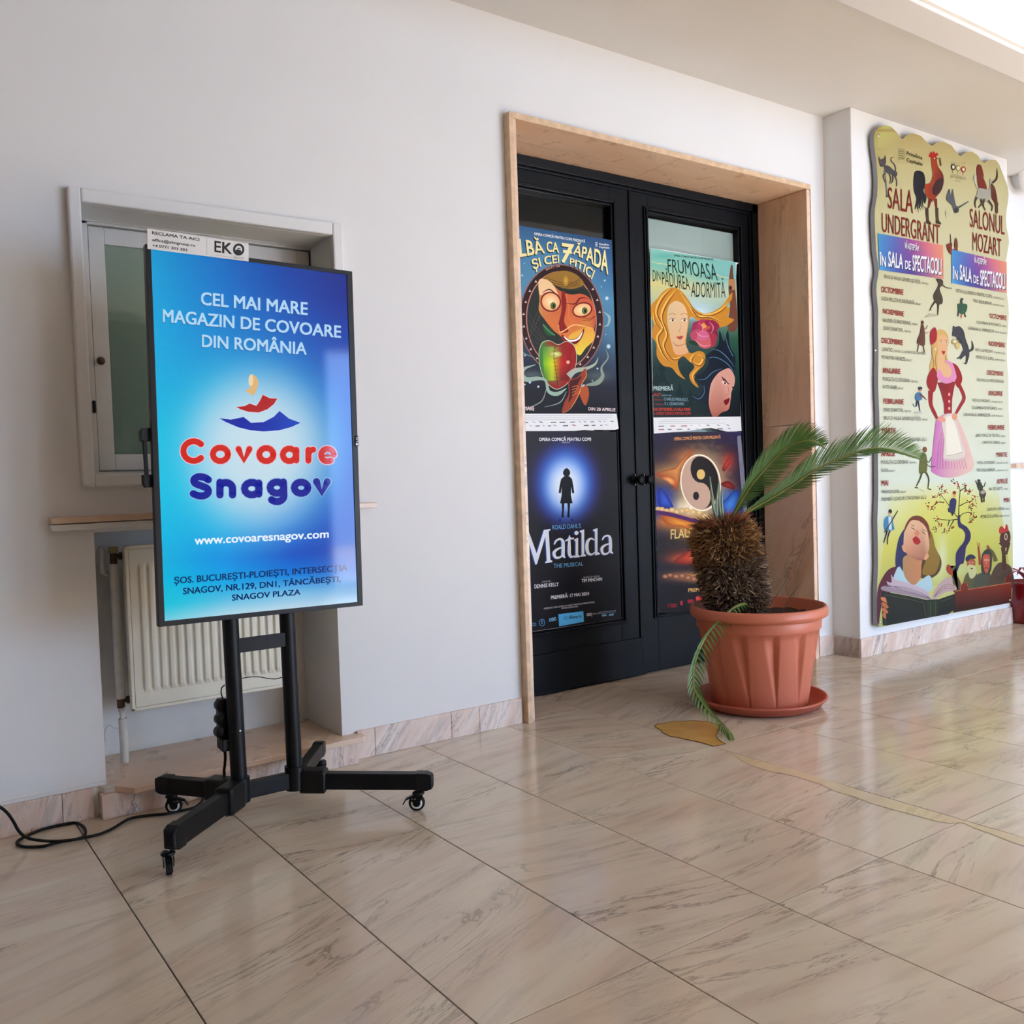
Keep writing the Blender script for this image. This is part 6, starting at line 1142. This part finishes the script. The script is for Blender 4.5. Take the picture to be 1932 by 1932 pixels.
for k in range(2600):   # old leaf bases: stubby flattened scales
    t_ = rs.random()*.93; an = rs.random()*6.283; rd = S1*math.cos(an)+S2*math.sin(an); p = B0+ax*t_+rd*trad(t_)*.93
    c = rs.choice([(110, 92, 76), (136, 118, 100), (86, 66, 50), (66, 50, 40), (150, 130, 104)]) if t_ < .6 else rs.choice([(150, 112, 66), (124, 86, 50), (104, 70, 42), (168, 132, 88)])
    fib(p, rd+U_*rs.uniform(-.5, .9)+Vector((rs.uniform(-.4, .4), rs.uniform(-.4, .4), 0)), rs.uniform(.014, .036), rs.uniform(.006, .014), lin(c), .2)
for k in range(900):   # crown of reddish spikes
    an = rs.random()*6.283; q_ = rs.random(); rd = S1*math.cos(an)+S2*math.sin(an); p = B0+ax*.97+rd*.105*q_
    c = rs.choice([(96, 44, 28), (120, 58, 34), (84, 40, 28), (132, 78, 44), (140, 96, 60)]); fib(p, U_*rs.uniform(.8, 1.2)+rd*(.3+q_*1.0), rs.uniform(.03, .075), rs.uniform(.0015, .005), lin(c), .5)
for k in range(90):
    an = rs.random()*6.283; rd = S1*math.cos(an)+S2*math.sin(an); fib(B0+ax*rs.uniform(.2, 1)+rd*.13, rd+U_*rs.uniform(-.3, .7), rs.uniform(.06, .10), .0016, lin((120, 100, 74)), .3)
me = bpy.data.meshes.new('fibre'); me.from_pydata(V, [], F); me.materials.append(M['fibre']); ca_ = me.color_attributes.new('Col', 'FLOAT_COLOR', 'POINT'); arr = np.ones((len(V), 4), np.float32); arr[:, :3] = np.array(C_); ca_.data.foreach_set('color', arr.ravel())
o = bpy.data.objects.new('fibre', me); COL.objects.link(o); attach(o, pt_); o['kind'] = 'stuff'
def frond(path, label, up, dn, n=150, Lmax=(.085, .06), fold=0, wl=.0021, tk=1.):
    """path: 3-D points of the midrib; leaflets leave it on both sides"""
    pts = [Vector(p) for p in catmull([tuple(p) for p in path], False, 10)]; m = len(pts)
    ln_ = [0]
    for a_, b_ in zip(pts, pts[1:]): ln_.append(ln_[-1]+(b_-a_).length)
    fr = MB().tube(pts, [.0058*(1-.75*i/m)+.001 for i in range(m)], 7).build('frond', M['rachis'], pt_); fr['label'] = label
    V_ = []; F_ = []
    for k in range(n):
        t_ = .10+.9*k/n; s_ = t_*ln_[-1]; i = max(j for j in range(m) if ln_[j] <= s_+1e-9); i = min(i, m-2); u_ = (s_-ln_[i])/(ln_[i+1]-ln_[i]); p = pts[i].lerp(pts[i+1], u_); T_ = (pts[i+1]-pts[i]).normalized()
        env = min(1, (t_-.06)*3.2)*min(1, (1.03-t_)*3.2)**.7
        for side, dv in ((0, up), (1, dn)):
            L_ = Lmax[side]*env*rs.uniform(.9, 1.08)
            d = (Vector(dv(t_))+T_*(.42+.45*t_)*tk+Vector((rs.uniform(-.05, .05), rs.uniform(-.05, .05), rs.uniform(-.05, .05)))).normalized(); nrm = d.cross(T_).normalized(); wd = d.cross(nrm).normalized(); dr = Vector((0, 0, -1))*L_*fold
            b = len(V_); w_ = wl
            for q_, ww in ((0, .6), (.35, 1), (.75, .8), (1, .08)):
                c = p+d*L_*q_+T_*L_*.18*q_*q_+dr*q_*q_; V_.append(tuple(c+wd*w_*ww)); V_.append(tuple(c+nrm*w_*.35)); V_.append(tuple(c-wd*w_*ww))
            for j in range(3): o2 = b+3*j; F_ += [(o2, o2+1, o2+4, o2+3), (o2+1, o2+2, o2+5, o2+4)]
    mb = MB(); mb.v = V_; mb.f = F_; mb.sm = [True]*len(F_)
    lf = mb.build('leaflets', M['leaf'], fr, fix=False); lf['kind'] = 'stuff'; return fr
CU = Vector(UP); TC = -Vector(FW); RTv = Vector(RT)
f1 = [PD(x, y, D0+dz) for x, y, dz in ((1372, 992, 0), (1392, 957, -.01), (1419, 914, -.03), (1449, 879, -.05), (1474, 853, -.07), (1498, 838, -.09), (1518, 832, -.11), (1534, 833, -.12), (1552, 842, -.13))]
frond(f1, 'upright green frond arching over to the right', lambda t_: CU*.95-RTv*.35*(1-t_)+TC*.25, lambda t_: -CU*.55+RTv*.35+TC*.55, 130, (.135, .105), .10)
f2 = [PD(x, y, D0+dz) for x, y, dz in ((1376, 990, .02), (1392, 977, .03), (1419, 961, .03), (1459, 938, .02), (1498, 914, .01), (1537, 887, 0), (1577, 869, -.02), (1616, 853, -.04), (1645, 846, -.05), (1675, 847, -.06), (1704, 855, -.07), (1736, 866, -.08))]
frond(f2, 'long green frond reaching right across the wall', lambda t_: CU*1.05+TC*.1, lambda t_: -CU*.36+TC*.55+RTv*.3, 150, (.145, .09), .06)
E3 = PZ(1378, 1397, .018); d3 = (E3-CAM).dot(FW)
K3 = lambda x, y: (1280+x/4.2, 960+y/4.2)
drp = [((625, 850), .02), ((590, 790), -.06), ((550, 762), -.12), ((500, 756), -.17), ((430, 790), -.21), ((340, 870), -.245), ((250, 960), -.27), ((190, 1060), -.29), ((140, 1180), -.31), ((117, 1300), -.33), ((122, 1420), -.35), ((175, 1520), -.39), ((255, 1620), -.42), ((335, 1700), None), ((395, 1775), None), ((412, 1830), None)]
fp = []
for (c, dz) in drp: q = K3(*c); fp.append(PD(*q, D0+dz) if dz is not None else PZ(*q, .03 if c[0] < 380 else .018))
frond(fp, 'wilted frond hanging over the rim down to the floor', lambda t_: RTv*.75-CU*.25+TC*.35, lambda t_: -RTv*.55-CU*.15+TC*.5, 46, (.054, .046), .35, .0042, .45)
for (x0, y0, x1, y1, x2, y2) in ((1357, 992, 1344, 950, 1340, 903), (1352, 990, 1352, 945, 1357, 908), (1352, 985, 1343, 930, 1339, 899), (1362, 990, 1357, 950, 1358, 912), (1365, 990, 1362, 950, 1363, 925)):
    pa = [PD(x0, y0, D0-.05), PD(x1, y1, D0-.06), PD(x2, y2, D0-.05)]; pa = catmull([tuple(p) for p in pa], False, 5); MB().tube(pa, [.0065*(1-i/12)+.001 for i in range(len(pa))], 8).build('young_shoot', M['spear'], pt_)
for L_ in (((1452, 1143), (1473, 1113), (1487, 1090), (1478, 1072)), ((1478, 1150), (1492, 1125), (1510, 1103)), ((1447, 1163), (1456, 1160), (1463, 1156)), ((1450, 1160), (1449, 1150)), ((1456, 1159), (1456, 1149))):
    pa = [PD(x, y, D0-.02+i*.01) for i, (x, y) in enumerate(L_)]; MB().tube(pa, [.0022]*(len(pa)-1)+[.0008], 6).build('dry_blade', M['dry'], pt_)
# ================================================================== things at the right edge of the picture
c = PY(1945, 329, -.10); dp = empty('bulkhead_lamp', (c.x, 0, c.z))
tag(dp, 'round pale bulkhead lamp high on the wall at the right edge', 'lamp')
MB().lathe([(0, .099), (.07, .099), (.07, .03), (.118, .026), (.130, .016), (.130, -.006), (.122, -.014), (.110, -.014)], (c.x, -.10, c.z), 44, axis='y').build('base_ring', M['whitep'], dp)
MB().lathe([(0, -.030), (.05, -.028), (.09, -.022), (.110, -.012), (.11, .0)], (c.x, -.10, c.z), 44, axis='y').build('diffuser', mat('frosted_diffuser', (150, 142, 128), .35), dp)
p = PZ(1948, 1180, 0); rp = empty('red_pot', (p.x+.08, p.y+.05, 0)); tag(rp, 'glossy dark red pot with red leaves at the right edge of the picture', 'plant')
bx_, by_ = p.x+.08, p.y+.05
q_ = PY(1924, 1150, -.24); bx_, by_ = q_.x+.135, -.24
rp.location = (bx_, by_, 0)
zt_ = .245
MB().lathe([(0, .0), (.115, .0), (.125, .01), (.135, .10), (.14, zt_), (.134, zt_+.02), (.125, zt_+.02), (.12, zt_-.03), (0, zt_-.03)], (bx_, by_, .001), 40).build('pot', M['red'], rp)
for k in range(11):
    an = k*.57+2.0; dr_ = Vector((math.cos(an), math.sin(an), 0)); b0 = Vector((bx_, by_, zt_-.03)); L_ = .16+.05*(k % 3)
    pa = [b0, b0+dr_*L_*.3+Vector((0, 0, .10)), b0+dr_*L_*.75+Vector((0, 0, .13)), b0+dr_*L_*1.2+Vector((0, 0, .09-.02*(k % 2)))]
    pa = [Vector(q) for q in catmull([tuple(q) for q in pa], False, 5)]; sd = dr_.cross(Vector((0, 0, 1))); V = []
    for i, q in enumerate(pa): w_ = .011*math.sin(math.pi*min(1, (i+.6)/len(pa)))+.001; V += [tuple(q+sd*w_), tuple(q+Vector((0, 0, -.003))), tuple(q-sd*w_)]
    mb = MB(); mb.add(V, [(3*i, 3*i+3, 3*i+4, 3*i+1) for i in range(len(pa)-1)]+[(3*i+1, 3*i+4, 3*i+5, 3*i+2) for i in range(len(pa)-1)], True); mb.build('leaf', M['redleaf'], rp, fix=False)
